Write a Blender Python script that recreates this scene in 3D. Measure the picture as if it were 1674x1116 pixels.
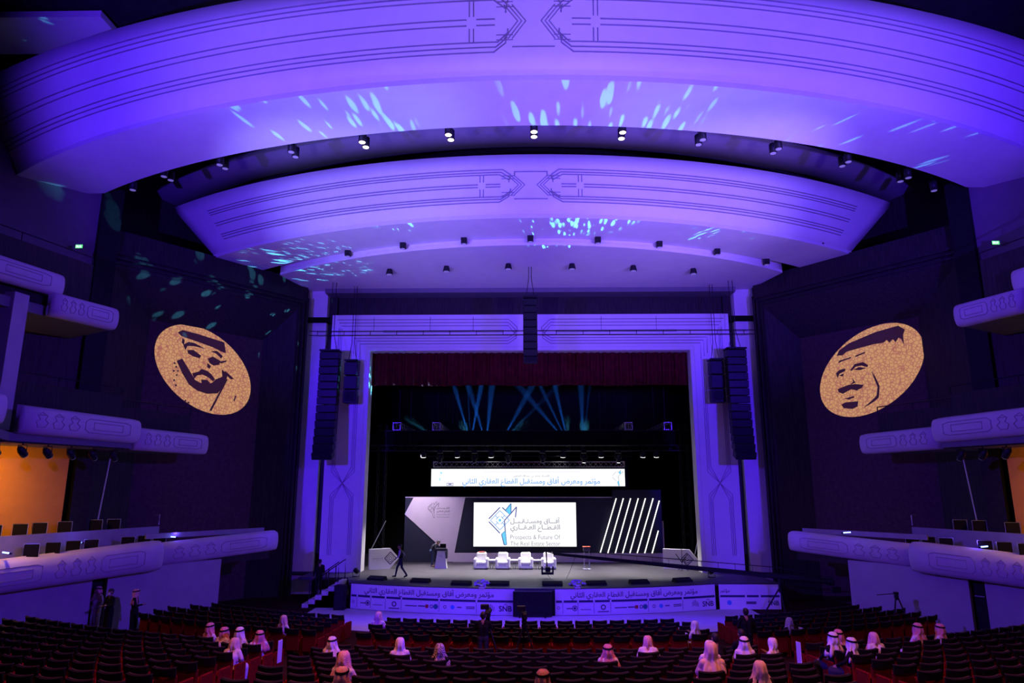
import bpy, bmesh, math, random
import numpy as np
from mathutils import Vector, Matrix
random.seed(7)
for _o in list(bpy.data.objects): bpy.data.objects.remove(_o, do_unlink=True)
SC = bpy.context.scene
COL = SC.collection
PI = math.pi

# ------------------------------------------------------------------ camera
CX, CZ = -0.4, 6.05
FPX, PITCH = 1116.0, math.radians(12.0)
YAW = math.atan(18 / (FPX * math.cos(PITCH)))
cam = bpy.data.cameras.new('camera'); cam_o = bpy.data.objects.new('camera', cam); COL.objects.link(cam_o)
cam.sensor_width = 36.0; cam.lens = 36.0 * FPX / 1674.0; cam.clip_end = 300
cam_o.location = (CX, 0, CZ); cam_o.rotation_euler = (PI/2 + PITCH, 0, YAW)
SC.camera = cam_o

# ------------------------------------------------------------------ world, exposure
w = bpy.data.worlds.new('world'); SC.world = w; w.use_nodes = True
w.node_tree.nodes['Background'].inputs[0].default_value = (0.12, 0.07, 0.5, 1)
w.node_tree.nodes['Background'].inputs[1].default_value = 0.012
vs = SC.view_settings
vs.view_transform = 'Standard'; vs.look = 'None'; vs.gamma = 1.0; vs.exposure = 0.0; vs.use_curve_mapping = False

# ------------------------------------------------------------------ theatre lanterns (washes) and added fill lamps
def spot(name, loc, target, watts, cone, color, blend=0.6, radius=0.15):
    l = bpy.data.lights.new(name, 'SPOT'); l.energy = watts; l.color = color
    l.spot_size = math.radians(cone); l.spot_blend = blend; l.shadow_soft_size = radius
    o = bpy.data.objects.new(name, l); COL.objects.link(o); o.location = loc
    d = Vector(target) - Vector(loc); o.rotation_euler = d.to_track_quat('-Z', 'Y').to_euler()
    return o
VIO = (0.085, 0.020, 1.0); LAV = (0.34, 0.21, 1.0); ICE = (0.30, 0.48, 1.0); DEEP = (0.060, 0.009, 1.0); PINK = (0.80, 0.32, 0.85)
# canopies, from the balcony rails at the back of the hall
spot('wash_canopy', (-15, 9, 9.6), (-9.5, 25, 20.5), 22000, 74, VIO, 0.5)
spot('wash_canopy', (15, 9, 9.6), (11, 25, 20.5), 26000, 70, VIO, 0.5)
spot('wash_canopy', (-8, 4, 8), (-4, 24, 20.5), 11000, 62, LAV, 0.8)
spot('wash_canopy', (9, 4, 8), (6, 24, 20.5), 11000, 62, LAV, 0.8)
spot('wash_canopy', (0, 27, 5.5), (-6.5, 23.5, 20), 3000, 38, ICE, 1.0)
spot('wash_canopy', (0, 27, 5.5), (7, 23.5, 20), 3000, 38, ICE, 1.0)
spot('wash_canopy', (0, 24, 5.0), (0, 24, 20), 2600, 84, LAV, 1.0)
spot('wash_canopy', (-13, 19, 9.2), (-8, 30.5, 20.3), 9000, 50, (0.27, 0.24, 1.0), 0.9)
spot('wash_canopy', (13, 19, 9.2), (8, 30.5, 20.3), 8500, 50, LAV, 0.9)
spot('wash_canopy', (0, 31, 3.0), (0, 36, 18.2), 700, 74, (0.14, 0.05, 1.0), 1.0)
# added uplights, no fixture, to brighten the gap between the first two canopies
for x in (-15, -9, -3, 3, 9, 15): spot('canopy_gap_fill', (x, 62.6 - math.sqrt(37.6**2 - x*x), 20.4), (x, 62 - math.sqrt(34.2**2 - x*x), 22.6), 130, 130, DEEP, 0.8)
# proscenium and stage front: shuttered, narrow or flat beams
def shutter(o, sx, sy): o.scale = (sx, sy, 1); return o
for s in (-1, 1):
    shutter(spot('wash_portal', (s*15.5, 14, 10.2), (s*11.6, 41, 8.2), 19000, 36, DEEP, 0.5), 0.30, 1.0)
    shutter(spot('wash_portal', (s*6, 12, 8.0), (s*5.6, 41, 15.6), 2500, 32, DEEP, 0.6), 1.0, 0.22)
    shutter(spot('wash_stage_front', (s*14, 14, 10.0), (s*4.5, 34.0, 0.5), 12500, 46, DEEP, 0.6), 1.0, 0.42)
shutter(spot('wash_stage_front', (0, 32.6, 17.7), (0, 33.4, 0), 11000, 76, DEEP, 0.5), 1.0, 0.16)
# balcony fronts, each from the opposite side
spot('wash_balcony', (13, 10, 12), (-17, 27, 5), 22000, 52, (0.11, 0.022, 1.0), 0.8)
spot('wash_balcony', (-13, 10, 12), (17, 27, 5), 22000, 52, (0.11, 0.022, 1.0), 0.8)
# stalls
spot('wash_stalls', (-9, 2, 14), (-2, 24, 1), 900, 60, PINK, 0.9)
for x in (-7, 0, 7): spot('stalls_red_fill', (x, 11.5, 20), (x, 16.5, 1), 7000, 52, (1.0, 0.20, 0.08), 1.0)  # unseen downlights added out of view to redden the near seats
spot('wash_stalls', (11, 2, 14), (6, 25, 1), 1500, 60, PINK, 0.9)

# ------------------------------------------------------------------ authoring helpers: a photo point at a known distance
def ray(px, py):
    x = px - 837; u = 558 - py
    f = FPX*math.cos(PITCH) - u*math.sin(PITCH); z = FPX*math.sin(PITCH) + u*math.cos(PITCH)
    X = x*math.cos(YAW) - f*math.sin(YAW); Y = x*math.sin(YAW) + f*math.cos(YAW)
    return X/Y, z/Y
def atY(px, py, Y):
    a, b = ray(px, py); return Vector((CX + a*Y, Y, CZ + b*Y))
def atZ(px, py, Z):
    a, b = ray(px, py); Y = (Z-CZ)/b; return Vector((CX + a*Y, Y, Z))
def proj(p):
    X = p[0]-CX; Y = p[1]; Z = p[2]-CZ
    x = X*math.cos(YAW) + Y*math.sin(YAW); f = -X*math.sin(YAW) + Y*math.cos(YAW)
    d = f*math.cos(PITCH) + Z*math.sin(PITCH); u = -f*math.sin(PITCH) + Z*math.cos(PITCH)
    return 837 + FPX*x/d, 558 - FPX*u/d, d

# ------------------------------------------------------------------ materials
MATS = {}
def mat(name, col, rough=0.6, metal=0.0, emit=None, estr=0.0, var=0.0, scale=4.0, bump=0.0, check=None, spec=None, stripe=None):
    if name in MATS: return MATS[name]
    m = bpy.data.materials.new(name); m.use_nodes = True
    nt = m.node_tree; b = nt.nodes['Principled BSDF']
    b.inputs['Base Color'].default_value = (*col, 1); b.inputs['Roughness'].default_value = rough
    b.inputs['Metallic'].default_value = metal
    if emit: b.inputs['Emission Color'].default_value = (*emit, 1); b.inputs['Emission Strength'].default_value = estr
    tc = nt.nodes.new('ShaderNodeTexCoord')
    if check:
        ch = nt.nodes.new('ShaderNodeTexChecker'); ch.inputs['Scale'].default_value = scale
        ch.inputs['Color1'].default_value = (*col, 1); ch.inputs['Color2'].default_value = (*check, 1)
        nt.links.new(tc.outputs['Object'], ch.inputs['Vector']); nt.links.new(ch.outputs['Color'], b.inputs['Base Color'])
    elif var > 0 or bump > 0:
        n = nt.nodes.new('ShaderNodeTexNoise'); n.inputs['Scale'].default_value = scale; n.inputs['Detail'].default_value = 5
        if stripe:
            mp = nt.nodes.new('ShaderNodeMapping'); mp.inputs['Scale'].default_value = stripe
            nt.links.new(tc.outputs['Object'], mp.inputs['Vector']); nt.links.new(mp.outputs['Vector'], n.inputs['Vector'])
        else: nt.links.new(tc.outputs['Object'], n.inputs['Vector'])
        if var > 0:
            r = nt.nodes.new('ShaderNodeValToRGB')
            r.color_ramp.elements[0].position = 0.3; r.color_ramp.elements[1].position = 0.7
            r.color_ramp.elements[0].color = (*[c*(1-var) for c in col], 1)
            r.color_ramp.elements[1].color = (*[min(1, c*(1+var)) for c in col], 1)
            nt.links.new(n.outputs['Fac'], r.inputs['Fac']); nt.links.new(r.outputs['Color'], b.inputs['Base Color'])
        if bump > 0:
            bp = nt.nodes.new('ShaderNodeBump'); bp.inputs['Strength'].default_value = bump; bp.inputs['Distance'].default_value = 0.02
            nt.links.new(n.outputs['Fac'], bp.inputs['Height']); nt.links.new(bp.outputs['Normal'], b.inputs['Normal'])
    if spec is not None: b.inputs['Specular IOR Level'].default_value = spec
    MATS[name] = m
    return m
plaster = mat('plaster', (0.78, 0.76, 0.74), 0.75, var=0.03, scale=1.5)
plaster_l = mat('plaster_line_shade', (0.26, 0.25, 0.27), 0.7, var=0.03, scale=3)  # dark tone paints the shadow of the ornament lines onto the ridges
upperwall_m = mat('upper_wall_paint', (0.20, 0.19, 0.19), 0.8, var=0.05, scale=2)
cream = mat('cream_wall', (0.42, 0.40, 0.39), 0.8, var=0.05, scale=2)
parapet_line = mat('parapet_line_shade', (0.34, 0.31, 0.30), 0.7, var=0.03, scale=3)  # darker than the parapet: relief shade put into the line colour
parapet_m = mat('parapet_plaster', (0.60, 0.55, 0.53), 0.7, var=0.05, scale=2)
darkwood = mat('dark_walnut', (0.035, 0.028, 0.030), 0.5, var=0.35, scale=2.0, stripe=(6, 6, 0.6), spec=0.15)
darkfab = mat('acoustic_fabric', (0.085, 0.050, 0.055), 0.9, var=0.2, scale=6, spec=0.1)
darkceil = mat('dark_ceiling_paint', (0.020, 0.018, 0.024), 0.9, var=0.2, scale=2, spec=0.1)
ceilpaint = mat('ceiling_band_paint', (0.16, 0.155, 0.17), 0.8, var=0.05, scale=2)
carpet = mat('dark_red_carpet', (0.030, 0.005, 0.006), 0.95, var=0.3, scale=20, bump=0.2, spec=0.1)
palefloor = mat('pale_floor', (0.60, 0.57, 0.55), 0.6, var=0.05, scale=3)
stagewood = mat('stage_vinyl', (0.052, 0.046, 0.062), 0.55, var=0.25, scale=1.6, bump=0.05)
black = mat('black_paint', (0.012, 0.012, 0.014), 0.6, var=0.3, scale=6, spec=0.15)
blackcloth = mat('black_masking_cloth', (0.006, 0.006, 0.008), 0.95, var=0.3, scale=3, spec=0.05)
blackmetal = mat('black_metal', (0.018, 0.018, 0.022), 0.45, 0.2, var=0.2, scale=8, spec=0.2)
alu = mat('aluminium', (0.62, 0.63, 0.66), 0.35, 0.9, var=0.1, scale=10)
redvelvet = mat('red_velvet_curtain', (0.10, 0.006, 0.012), 0.9, var=0.3, scale=3, spec=0.1)
seatred = mat('red_seat_upholstery', (0.20, 0.008, 0.006), 0.95, var=0.25, scale=12, spec=0.1)
seatdark = mat('dark_seat_shell', (0.004, 0.002, 0.002), 0.75, var=0.25, scale=9, spec=0.25)
seatedge = mat('seat_rim_wood', (0.10, 0.05, 0.045), 0.5, var=0.2, scale=12)
navy = mat('navy_panel', (0.030, 0.032, 0.065), 0.7, var=0.08, scale=1.2, spec=0.2)
white = mat('white_panel', (0.82, 0.80, 0.82), 0.6, var=0.02, scale=3)
leather = mat('white_leather', (0.85, 0.84, 0.83), 0.45, var=0.03, scale=6)
lilac = mat('lilac_panel', (0.74, 0.62, 0.84), 0.6, var=0.02, scale=2)
printblue = mat('print_dark_blue', (0.020, 0.018, 0.10), 0.6, var=0.1, scale=6)
printgrey = mat('print_grey', (0.12, 0.11, 0.16), 0.6, var=0.1, scale=6)
printcyan = mat('print_cyan', (0.08, 0.40, 0.75), 0.6, var=0.05, scale=6)
printred = mat('print_red', (0.5, 0.06, 0.03), 0.6, var=0.05, scale=6)
printgreen = mat('print_green', (0.02, 0.25, 0.22), 0.6, var=0.05, scale=6)
screenwhite = mat('led_screen_white', (0.1, 0.1, 0.1), 0.5, emit=(0.97, 0.98, 1.0), estr=1.15, var=0.01, scale=3)
ledgrey = mat('led_screen_grey', (0.1, 0.1, 0.1), 0.5, emit=(0.26, 0.27, 0.30), estr=1.0, var=0.01)
ledpale = mat('led_screen_pale_grey', (0.1, 0.1, 0.1), 0.5, emit=(0.66, 0.67, 0.70), estr=1.0, var=0.01)
ledblue = mat('led_screen_blue', (0.1, 0.1, 0.1), 0.5, emit=(0.10, 0.35, 0.80), estr=1.0, var=0.01)
ledcyan = mat('led_screen_cyan', (0.1, 0.1, 0.1), 0.5, emit=(0.14, 0.65, 0.95), estr=1.0, var=0.01)
leddark = mat('led_screen_navy', (0.05, 0.05, 0.1), 0.5, emit=(0.04, 0.05, 0.28), estr=1.0, var=0.01)
ledbar = mat('led_tube', (0.8, 0.8, 0.8), 0.4, emit=(1.0, 0.97, 0.88), estr=1.6, var=0.01)
lampwarm = mat('lamp_warm', (0.9, 0.8, 0.7), 0.4, emit=(1.0, 0.78, 0.60), estr=6.0, var=0.01)
lampwhite = mat('lamp_white', (0.9, 0.9, 0.9), 0.4, emit=(1.0, 0.95, 0.95), estr=5.0, var=0.01)
lampblue = mat('lamp_blue', (0.3, 0.5, 0.9), 0.4, emit=(0.15, 0.5, 1.0), estr=5.0, var=0.01)
lampdim = mat('lamp_dim', (0.35, 0.33, 0.45), 0.3, emit=(0.45, 0.35, 0.9), estr=0.25, var=0.01)
stripblue = mat('blue_led_strip', (0.3, 0.4, 0.9), 0.4, emit=(0.22, 0.35, 1.0), estr=5.0, var=0.01)
exitgreen = mat('exit_green', (0.1, 0.5, 0.2), 0.5, emit=(0.12, 0.75, 0.22), estr=1.2, var=0.01)
exitwhite = mat('exit_white', (0.8, 0.9, 0.8), 0.5, emit=(0.75, 1.0, 0.8), estr=1.3, var=0.01)
amberwall = mat('amber_wall', (0.62, 0.28, 0.025), 0.8, var=0.06, scale=1.5)
greystone = mat('grey_ledge', (0.30, 0.30, 0.29), 0.7, var=0.08, scale=3)
skin_m = mat('skin', (0.42, 0.24, 0.16), 0.55, var=0.06, scale=12)
hair_m = mat('hair_black', (0.012, 0.010, 0.010), 0.6, var=0.3, scale=30)
thobe = mat('white_robe', (0.72, 0.70, 0.70), 0.8, var=0.04, scale=6)
clothblack = mat('black_clothing', (0.010, 0.010, 0.012), 0.85, var=0.3, scale=12, spec=0.1)
clothnavy = mat('navy_clothing', (0.020, 0.022, 0.045), 0.85, var=0.2, scale=12)
jeans = mat('blue_jeans', (0.035, 0.055, 0.15), 0.9, var=0.25, scale=25)
greyshirt = mat('pale_grey_shirt', (0.45, 0.42, 0.55), 0.85, var=0.06, scale=12)
brownshoe = mat('brown_shoes', (0.25, 0.12, 0.06), 0.5, var=0.15, scale=12)
sc_white = mat('scarf_white', (0.76, 0.74, 0.75), 0.85, var=0.04, scale=8)
sc_red = mat('scarf_red_check', (0.62, 0.07, 0.10), 0.85, scale=46, check=(0.72, 0.52, 0.54))
sc_pink = mat('scarf_pale_check', (0.66, 0.22, 0.26), 0.85, scale=46, check=(0.76, 0.62, 0.64))
sc_bw = mat('scarf_black_white', (0.05, 0.045, 0.05), 0.85, scale=34, check=(0.62, 0.58, 0.60))
sc_cream = mat('scarf_cream', (0.70, 0.54, 0.46), 0.85, var=0.06, scale=8)

# ------------------------------------------------------------------ mesh building
class MB:
    def __init__(s): s.v = []; s.f = []
    def add(s, vs, fs):
        k = len(s.v); s.v += [tuple(v) for v in vs]; s.f += [tuple(i+k for i in f) for f in fs]; return s
    def box(s, c, d, rz=0.0, M=None):
        x, y, z = d[0]/2, d[1]/2, d[2]/2
        vs = [Vector((a*x, b*y, e*z)) for e in (-1, 1) for a, b in ((-1, -1), (1, -1), (1, 1), (-1, 1))]
        R = M if M is not None else Matrix.Rotation(rz, 3, 'Z')
        return s.add([R @ v + Vector(c) for v in vs], [(3, 2, 1, 0), (4, 5, 6, 7), (0, 1, 5, 4), (1, 2, 6, 5), (2, 3, 7, 6), (3, 0, 4, 7)])
    def rbox(s, c, d, b=0.02, rz=0.0, M=None):
        h = [d[i]/2 for i in range(3)]; b = min(b, *[0.45*q*2 for q in h])
        R = M if M is not None else Matrix.Rotation(rz, 3, 'Z')
        vs = []; idx = {}
        for sx in (-1, 1):
            for sy in (-1, 1):
                for sz in (-1, 1):
                    for ax in range(3):
                        p = [sx*(h[0]-b), sy*(h[1]-b), sz*(h[2]-b)]; p[ax] = (sx, sy, sz)[ax]*h[ax]
                        idx[(sx, sy, sz, ax)] = len(vs); vs.append(R @ Vector(p) + Vector(c))
        fs = []
        for ax in range(3):
            o1, o2 = [a for a in range(3) if a != ax]
            for sg in (-1, 1):
                q = []
                for a, e in ((-1, -1), (1, -1), (1, 1), (-1, 1)):
                    k = [0, 0, 0]; k[ax] = sg; k[o1] = a; k[o2] = e; q.append(idx[(*k, ax)])
                fs.append(q)
            for a in (-1, 1):
                for e in (-1, 1):
                    k0 = [0, 0, 0]; k1 = [0, 0, 0]
                    k0[ax] = -1; k1[ax] = 1; k0[o1] = k1[o1] = a; k0[o2] = k1[o2] = e
                    fs.append((idx[(*k0, o1)], idx[(*k1, o1)], idx[(*k1, o2)], idx[(*k0, o2)]))
        for sx in (-1, 1):
            for sy in (-1, 1):
                for sz in (-1, 1): fs.append(tuple(idx[(sx, sy, sz, a)] for a in range(3)))
        return s.add(vs, fs)
    def loft(s, rings, closed=True, caps=True):
        n = len(rings[0]); vs = [p for r in rings for p in r]; fs = []
        for i in range(len(rings)-1):
            for j in range(n if closed else n-1):
                a = i*n+j; b = i*n+(j+1) % n; fs.append((a, b, b+n, a+n))
        if caps and closed: fs.append(tuple(range(n-1, -1, -1))); fs.append(tuple(range((len(rings)-1)*n, len(rings)*n)))
        return s.add(vs, fs)
    def tube(s, pts, r, n=6, closed=False):
        pts = [Vector(p) for p in pts]; rings = []
        N = len(pts)
        for i, p in enumerate(pts):
            a = pts[(i-1) % N] if (i > 0 or closed) else p; b = pts[(i+1) % N] if (i < N-1 or closed) else p
            t = (b-a).normalized() if (b-a).length > 1e-9 else Vector((0, 0, 1))
            up = Vector((0, 0, 1)) if abs(t.z) < 0.95 else Vector((0, 1, 0))
            u = t.cross(up).normalized(); v = t.cross(u).normalized()
            rr = r[i] if isinstance(r, (list, tuple)) else r
            rings.append([p + u*rr*math.cos(2*PI*k/n + PI/n) + v*rr*math.sin(2*PI*k/n + PI/n) for k in range(n)])
        if closed: rings.append(rings[0]); return s.loft(rings, True, False)
        return s.loft(rings)
    def lathe(s, prof, o=(0, 0, 0), n=16, M=None):
        R = M if M is not None else Matrix.Identity(3)
        rings = [[R @ Vector((r*math.cos(2*PI*k/n), r*math.sin(2*PI*k/n), z)) + Vector(o) for k in range(n)] for r, z in prof]
        return s.loft(rings)
    def prism(s, poly, o, U, V, depth):
        U = Vector(U); V = Vector(V); N = U.cross(V).normalized(); o = Vector(o)
        a = [o + U*p[0] + V*p[1] for p in poly]; b = [p + N*depth for p in a]; n = len(a)
        return s.add(a + b, [tuple(range(n-1, -1, -1)), tuple(range(n, 2*n))] + [(i, (i+1) % n, (i+1) % n+n, i+n) for i in range(n)])
    def sheet(s, grid, th, nrm=None):
        # grid[i][j] -> a slab of thickness th (offset along -normal)
        R, C = len(grid), len(grid[0]); g = [[Vector(p) for p in row] for row in grid]; back = []
        for i in range(R):
            row = []
            for j in range(C):
                if nrm: nn = Vector(nrm)
                else:
                    du = g[i][min(j+1, C-1)] - g[i][max(j-1, 0)]; dv = g[min(i+1, R-1)][j] - g[max(i-1, 0)][j]
                    nn = du.cross(dv).normalized()
                row.append(g[i][j] - nn*th)
            back.append(row)
        vs = [p for r in g for p in r] + [p for r in back for p in r]; K = R*C; fs = []
        for i in range(R-1):
            for j in range(C-1):
                a = i*C+j; fs.append((a, a+1, a+C+1, a+C)); fs.append((a+K+C, a+K+C+1, a+K+1, a+K))
        for j in range(C-1):
            fs.append((j, j+K, j+1+K, j+1)); a = (R-1)*C+j; fs.append((a, a+1, a+1+K, a+K))
        for i in range(R-1):
            a = i*C; fs.append((a, a+C, a+C+K, a+K)); a = i*C+C-1; fs.append((a, a+K, a+C+K, a+C))
        return s.add(vs, fs)
def finish(me, material, smooth=False):
    bm = bmesh.new(); bm.from_mesh(me); bmesh.ops.recalc_face_normals(bm, faces=bm.faces[:])
    for f in bm.faces: f.smooth = smooth
    bm.to_mesh(me); bm.free()
    for m in (material if isinstance(material, (list, tuple)) else [material]): me.materials.append(m)
def obj(name, mb, material, parent=None, smooth=False, world=True):
    """One mesh object; vertices are given in world space and moved into the parent's frame."""
    me = bpy.data.meshes.new(name)
    v = mb.v
    if parent is not None and world:
        Mi = wm(parent).inverted(); v = [tuple(Mi @ Vector(p)) for p in v]
    me.from_pydata(v, [], mb.f); finish(me, material, smooth)
    o = bpy.data.objects.new(name, me); COL.objects.link(o)
    if parent is not None: o.parent = parent
    return o
def wm(o):
    M = Matrix.LocRotScale(o.location, o.rotation_euler, o.scale)
    return (wm(o.parent) @ M) if o.parent else M
def tag(o, label, cat, group=None):
    o['label'] = label; o['category'] = cat
    if group: o['group'] = group
    return o
def thing(name, label, cat, loc=(0, 0, 0), rz=0.0, group=None):
    o = bpy.data.objects.new(name, None); COL.objects.link(o); o.empty_display_size = 0.2
    o.location = loc; o.rotation_euler = (0, 0, rz)
    return tag(o, label, cat, group)
def struct(name, mb, material, parent=None, smooth=False, label=None):
    o = obj(name, mb, material, parent, smooth)
    if parent is None: o['kind'] = 'structure'
    if label: o['label'] = label
    return o
def instance(src, name, parent, loc=(0, 0, 0), rz=0.0):
    o = src.copy(); o.name = name; COL.objects.link(o); o.parent = parent; o.location = loc; o.rotation_euler = (0, 0, rz)
    return o
ORD = ['first', 'second', 'third', 'fourth', 'fifth', 'sixth', 'seventh', 'eighth', 'ninth', 'tenth', 'eleventh', 'twelfth', 'thirteenth',
       'fourteenth', 'fifteenth', 'sixteenth', 'seventeenth', 'eighteenth', 'nineteenth', 'twentieth', 'twenty-first', 'twenty-second']
def arc(cy, R, x0, x1, n, z):
    return [Vector((x, cy - math.sqrt(R*R - x*x), z)) for x in [x0 + (x1-x0)*i/(n-1) for i in range(n)]]

# ------------------------------------------------------------------ lettering
AR = {'ا': 'FE8D FE8E', 'أ': 'FE83 FE84', 'آ': 'FE81 FE82', 'ب': 'FE8F FE90 FE91 FE92', 'ت': 'FE95 FE96 FE97 FE98', 'ث': 'FE99 FE9A FE9B FE9C',
      'ج': 'FE9D FE9E FE9F FEA0', 'ح': 'FEA1 FEA2 FEA3 FEA4', 'خ': 'FEA5 FEA6 FEA7 FEA8', 'د': 'FEA9 FEAA', 'ذ': 'FEAB FEAC', 'ر': 'FEAD FEAE',
      'س': 'FEB1 FEB2 FEB3 FEB4', 'ض': 'FEBD FEBE FEBF FEC0', 'ط': 'FEC1 FEC2 FEC3 FEC4', 'ع': 'FEC9 FECA FECB FECC', 'ف': 'FED1 FED2 FED3 FED4',
      'ق': 'FED5 FED6 FED7 FED8', 'ل': 'FEDD FEDE FEDF FEE0', 'م': 'FEE1 FEE2 FEE3 FEE4', 'ن': 'FEE5 FEE6 FEE7 FEE8', 'ه': 'FEE9 FEEA FEEB FEEC',
      'و': 'FEED FEEE', 'ؤ': 'FE85 FE86', 'ي': 'FEF1 FEF2 FEF3 FEF4', 'ـ': '0640 0640 0640 0640'}
AR = {k: v.split() for k, v in AR.items()}
def arabic(t):
    out = []
    for i, ch in enumerate(t):
        if ch not in AR: out.append(ch); continue
        f = AR[ch]; pj = i > 0 and len(AR.get(t[i-1], ())) == 4; nj = len(f) == 4 and i+1 < len(t) and t[i+1] in AR
        out.append(chr(int(f[(3 if nj else 1) if pj else (2 if nj else 0)], 16)))
    return ''.join(out[::-1])
def text_pts(body, bold=0.0):
    cu = bpy.data.curves.new('lettering', 'FONT'); cu.body = body; cu.size = 1.0; cu.offset = bold; cu.resolution_u = 3
    o = bpy.data.objects.new('lettering', cu); COL.objects.link(o)
    me = bpy.data.meshes.new_from_object(o.evaluated_get(bpy.context.evaluated_depsgraph_get()))
    v = [tuple(q.co) for q in me.vertices]; f = [tuple(p.vertices) for p in me.polygons]
    bpy.data.objects.remove(o); bpy.data.curves.remove(cu); bpy.data.meshes.remove(me)
    return v, f
_tc = {}
def lettering(body, place, x0, x1, y0, parent, material, name='lettering', bold=0.0, height=None):
    """Fits a line of text between x0 and x1 on a surface; place(x, y) gives the 3D point."""
    if (body, bold) not in _tc: _tc[(body, bold)] = text_pts(body, bold)
    v, f = _tc[(body, bold)]
    a = min(p[0] for p in v); b = max(p[0] for p in v); k = (x1-x0)/(b-a); ky = k if height is None else height
    mb = MB(); mb.add([place(x0 + (p[0]-a)*k, y0 + p[1]*ky) for p in v], f)
    return obj(name, mb, material, parent)
# ================================================================== THE HALL
# ---- stalls floor: terraces around the stage centre (0, 56); height from the row radius
FLY = [(34.5, 0.0), (28.6, 0.0), (24.8, 0.20), (20.6, 0.72), (13.95, 1.52), (6.0, 2.5), (-4, 3.8)]
RC = 56.0
def floor_z(x, y):
    yc = RC - math.hypot(x, y-RC)
    for (a, za), (b, zb) in zip(FLY, FLY[1:]):
        if yc >= b: return za + (zb-za)*min(1, max(0, (a-yc)/(a-b)))
    return FLY[-1][1]
mb = MB(); g = []
for i in range(61):
    R = 19.0 + i*0.7; row = []
    for j in range(41):
        x = -27 + 54*j/40
        y = RC - math.sqrt(max(R*R - x*x, 1.0)) if R > abs(x)+1 else RC - 1
        row.append((x, y, floor_z(x, y)))
    g.append(row)
mb.sheet(g, 0.25, (0, 0, 1)); struct('floor', mb, carpet)
# pale floor in front of the stage
mb = MB(); p = [(q.x, q.y) for q in arc(58.3, 23.7, -11.0, 11.0, 25, 0)] + [(q.x, q.y) for q in arc(56, 26.0, 11.0, -11.0, 25, 0)]
mb.prism(p, (0, 0, 0.004), (1, 0, 0), (0, 1, 0), 0.012); struct('floor_stage_front', mb, palefloor)

# ---- stage
APC, APR, APX, STZ = 58.35, 23.65, 9.35, 1.25
front = arc(APC, APR, -APX, APX, 37, STZ)
mb = MB(); p = [(q.x, q.y) for q in front] + [(12.6, 36.7), (12.6, 40.9), (16, 41.2), (16, 52), (-16, 52), (-16, 41.2), (-12.6, 40.9), (-12.6, 38.6), (-9.9, 38.6)]
mb.prism(p, (0, 0, STZ-0.12), (1, 0, 0), (0, 1, 0), 0.12); struct('floor_stage', mb, stagewood)
mb = MB()
g = [[Vector((q.x, q.y+0.02, z)) for q in front] for z in (0.0, STZ-0.121)]
mb.sheet(g, 0.08); struct('wall_stage_front', mb, black, smooth=False)
mb = MB(); mb.box((0, 52.2, 8), (34, 0.3, 16)); struct('wall_stage_back', mb, blackcloth)
for s, nm in ((-1, 'left'), (1, 'right')):
    mb = MB(); mb.box((s*16.2, 46.5, 8), (0.3, 11, 16)); struct('wall_stage_' + nm, mb, blackcloth)
mb = MB(); mb.box((0, 46.6, 16.2), (33, 11.2, 0.3)); struct('ceiling_stage', mb, blackcloth)

# ---- proscenium wall with moulded frame
OX, OZ, FX, FZ = 9.78, 14.2, 12.2, 16.45
wallb = MB()
wallb.box((-(FX+10.05)/2, 41.15, 7.9), (FX-10.05, 0.5, 15.8+0.0)); wallb.box(((FX+10.05)/2, 41.15, 7.9), (FX-10.05, 0.5, 15.8))
wallb = MB()
poly = [(-FX, 0), (-10.0, 0), (-10.0, OZ+0.22), (10.0, OZ+0.22), (10.0, 0), (FX, 0), (FX, FZ), (-FX, FZ)]
wallb.prism(poly, (0, 40.9, 0), (1, 0, 0), (0, 0, 1), -0.5)
proW = struct('wall_back', wallb, plaster)
jm = MB(); poly = [(-10.0, 0), (-OX, 0), (-OX, OZ), (OX, OZ), (OX, 0), (10.0, 0), (10.0, OZ+0.22), (-10.0, OZ+0.22)]
jm.prism(poly, (0, 40.96, 0), (1, 0, 0), (0, 0, 1), -0.9); obj('reveal', jm, plaster, proW)
def strip(parent, pts, wd, dp, nrm, name='molding', m=None):
    """raised moulding along a polyline lying in a plane with normal nrm"""
    nrm = Vector(nrm); q = MB(); pts = [Vector(a) for a in pts]; rings = []
    for i, a in enumerate(pts):
        t = (pts[min(i+1, len(pts)-1)] - pts[max(i-1, 0)]).normalized(); sd = t.cross(nrm).normalized()*wd/2
        rings.append([a - sd, a + sd, a + sd*0.6 + nrm*dp, a - sd*0.6 + nrm*dp])
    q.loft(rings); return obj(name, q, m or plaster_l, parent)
YF = 40.9
def pf(x, z): return (x, YF, z)
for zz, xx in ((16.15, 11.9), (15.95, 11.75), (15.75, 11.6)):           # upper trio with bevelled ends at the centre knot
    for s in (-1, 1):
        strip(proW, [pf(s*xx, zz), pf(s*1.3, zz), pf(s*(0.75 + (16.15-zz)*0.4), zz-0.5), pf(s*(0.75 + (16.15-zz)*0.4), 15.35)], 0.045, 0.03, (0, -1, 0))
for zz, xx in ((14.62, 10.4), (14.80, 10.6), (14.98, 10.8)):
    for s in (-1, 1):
        strip(proW, [pf(s*xx, zz-1.0), pf(s*xx, zz), pf(s*1.3, zz), pf(s*0.8, zz+0.35), pf(s*0.8, 15.2)], 0.045, 0.03, (0, -1, 0))
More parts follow.
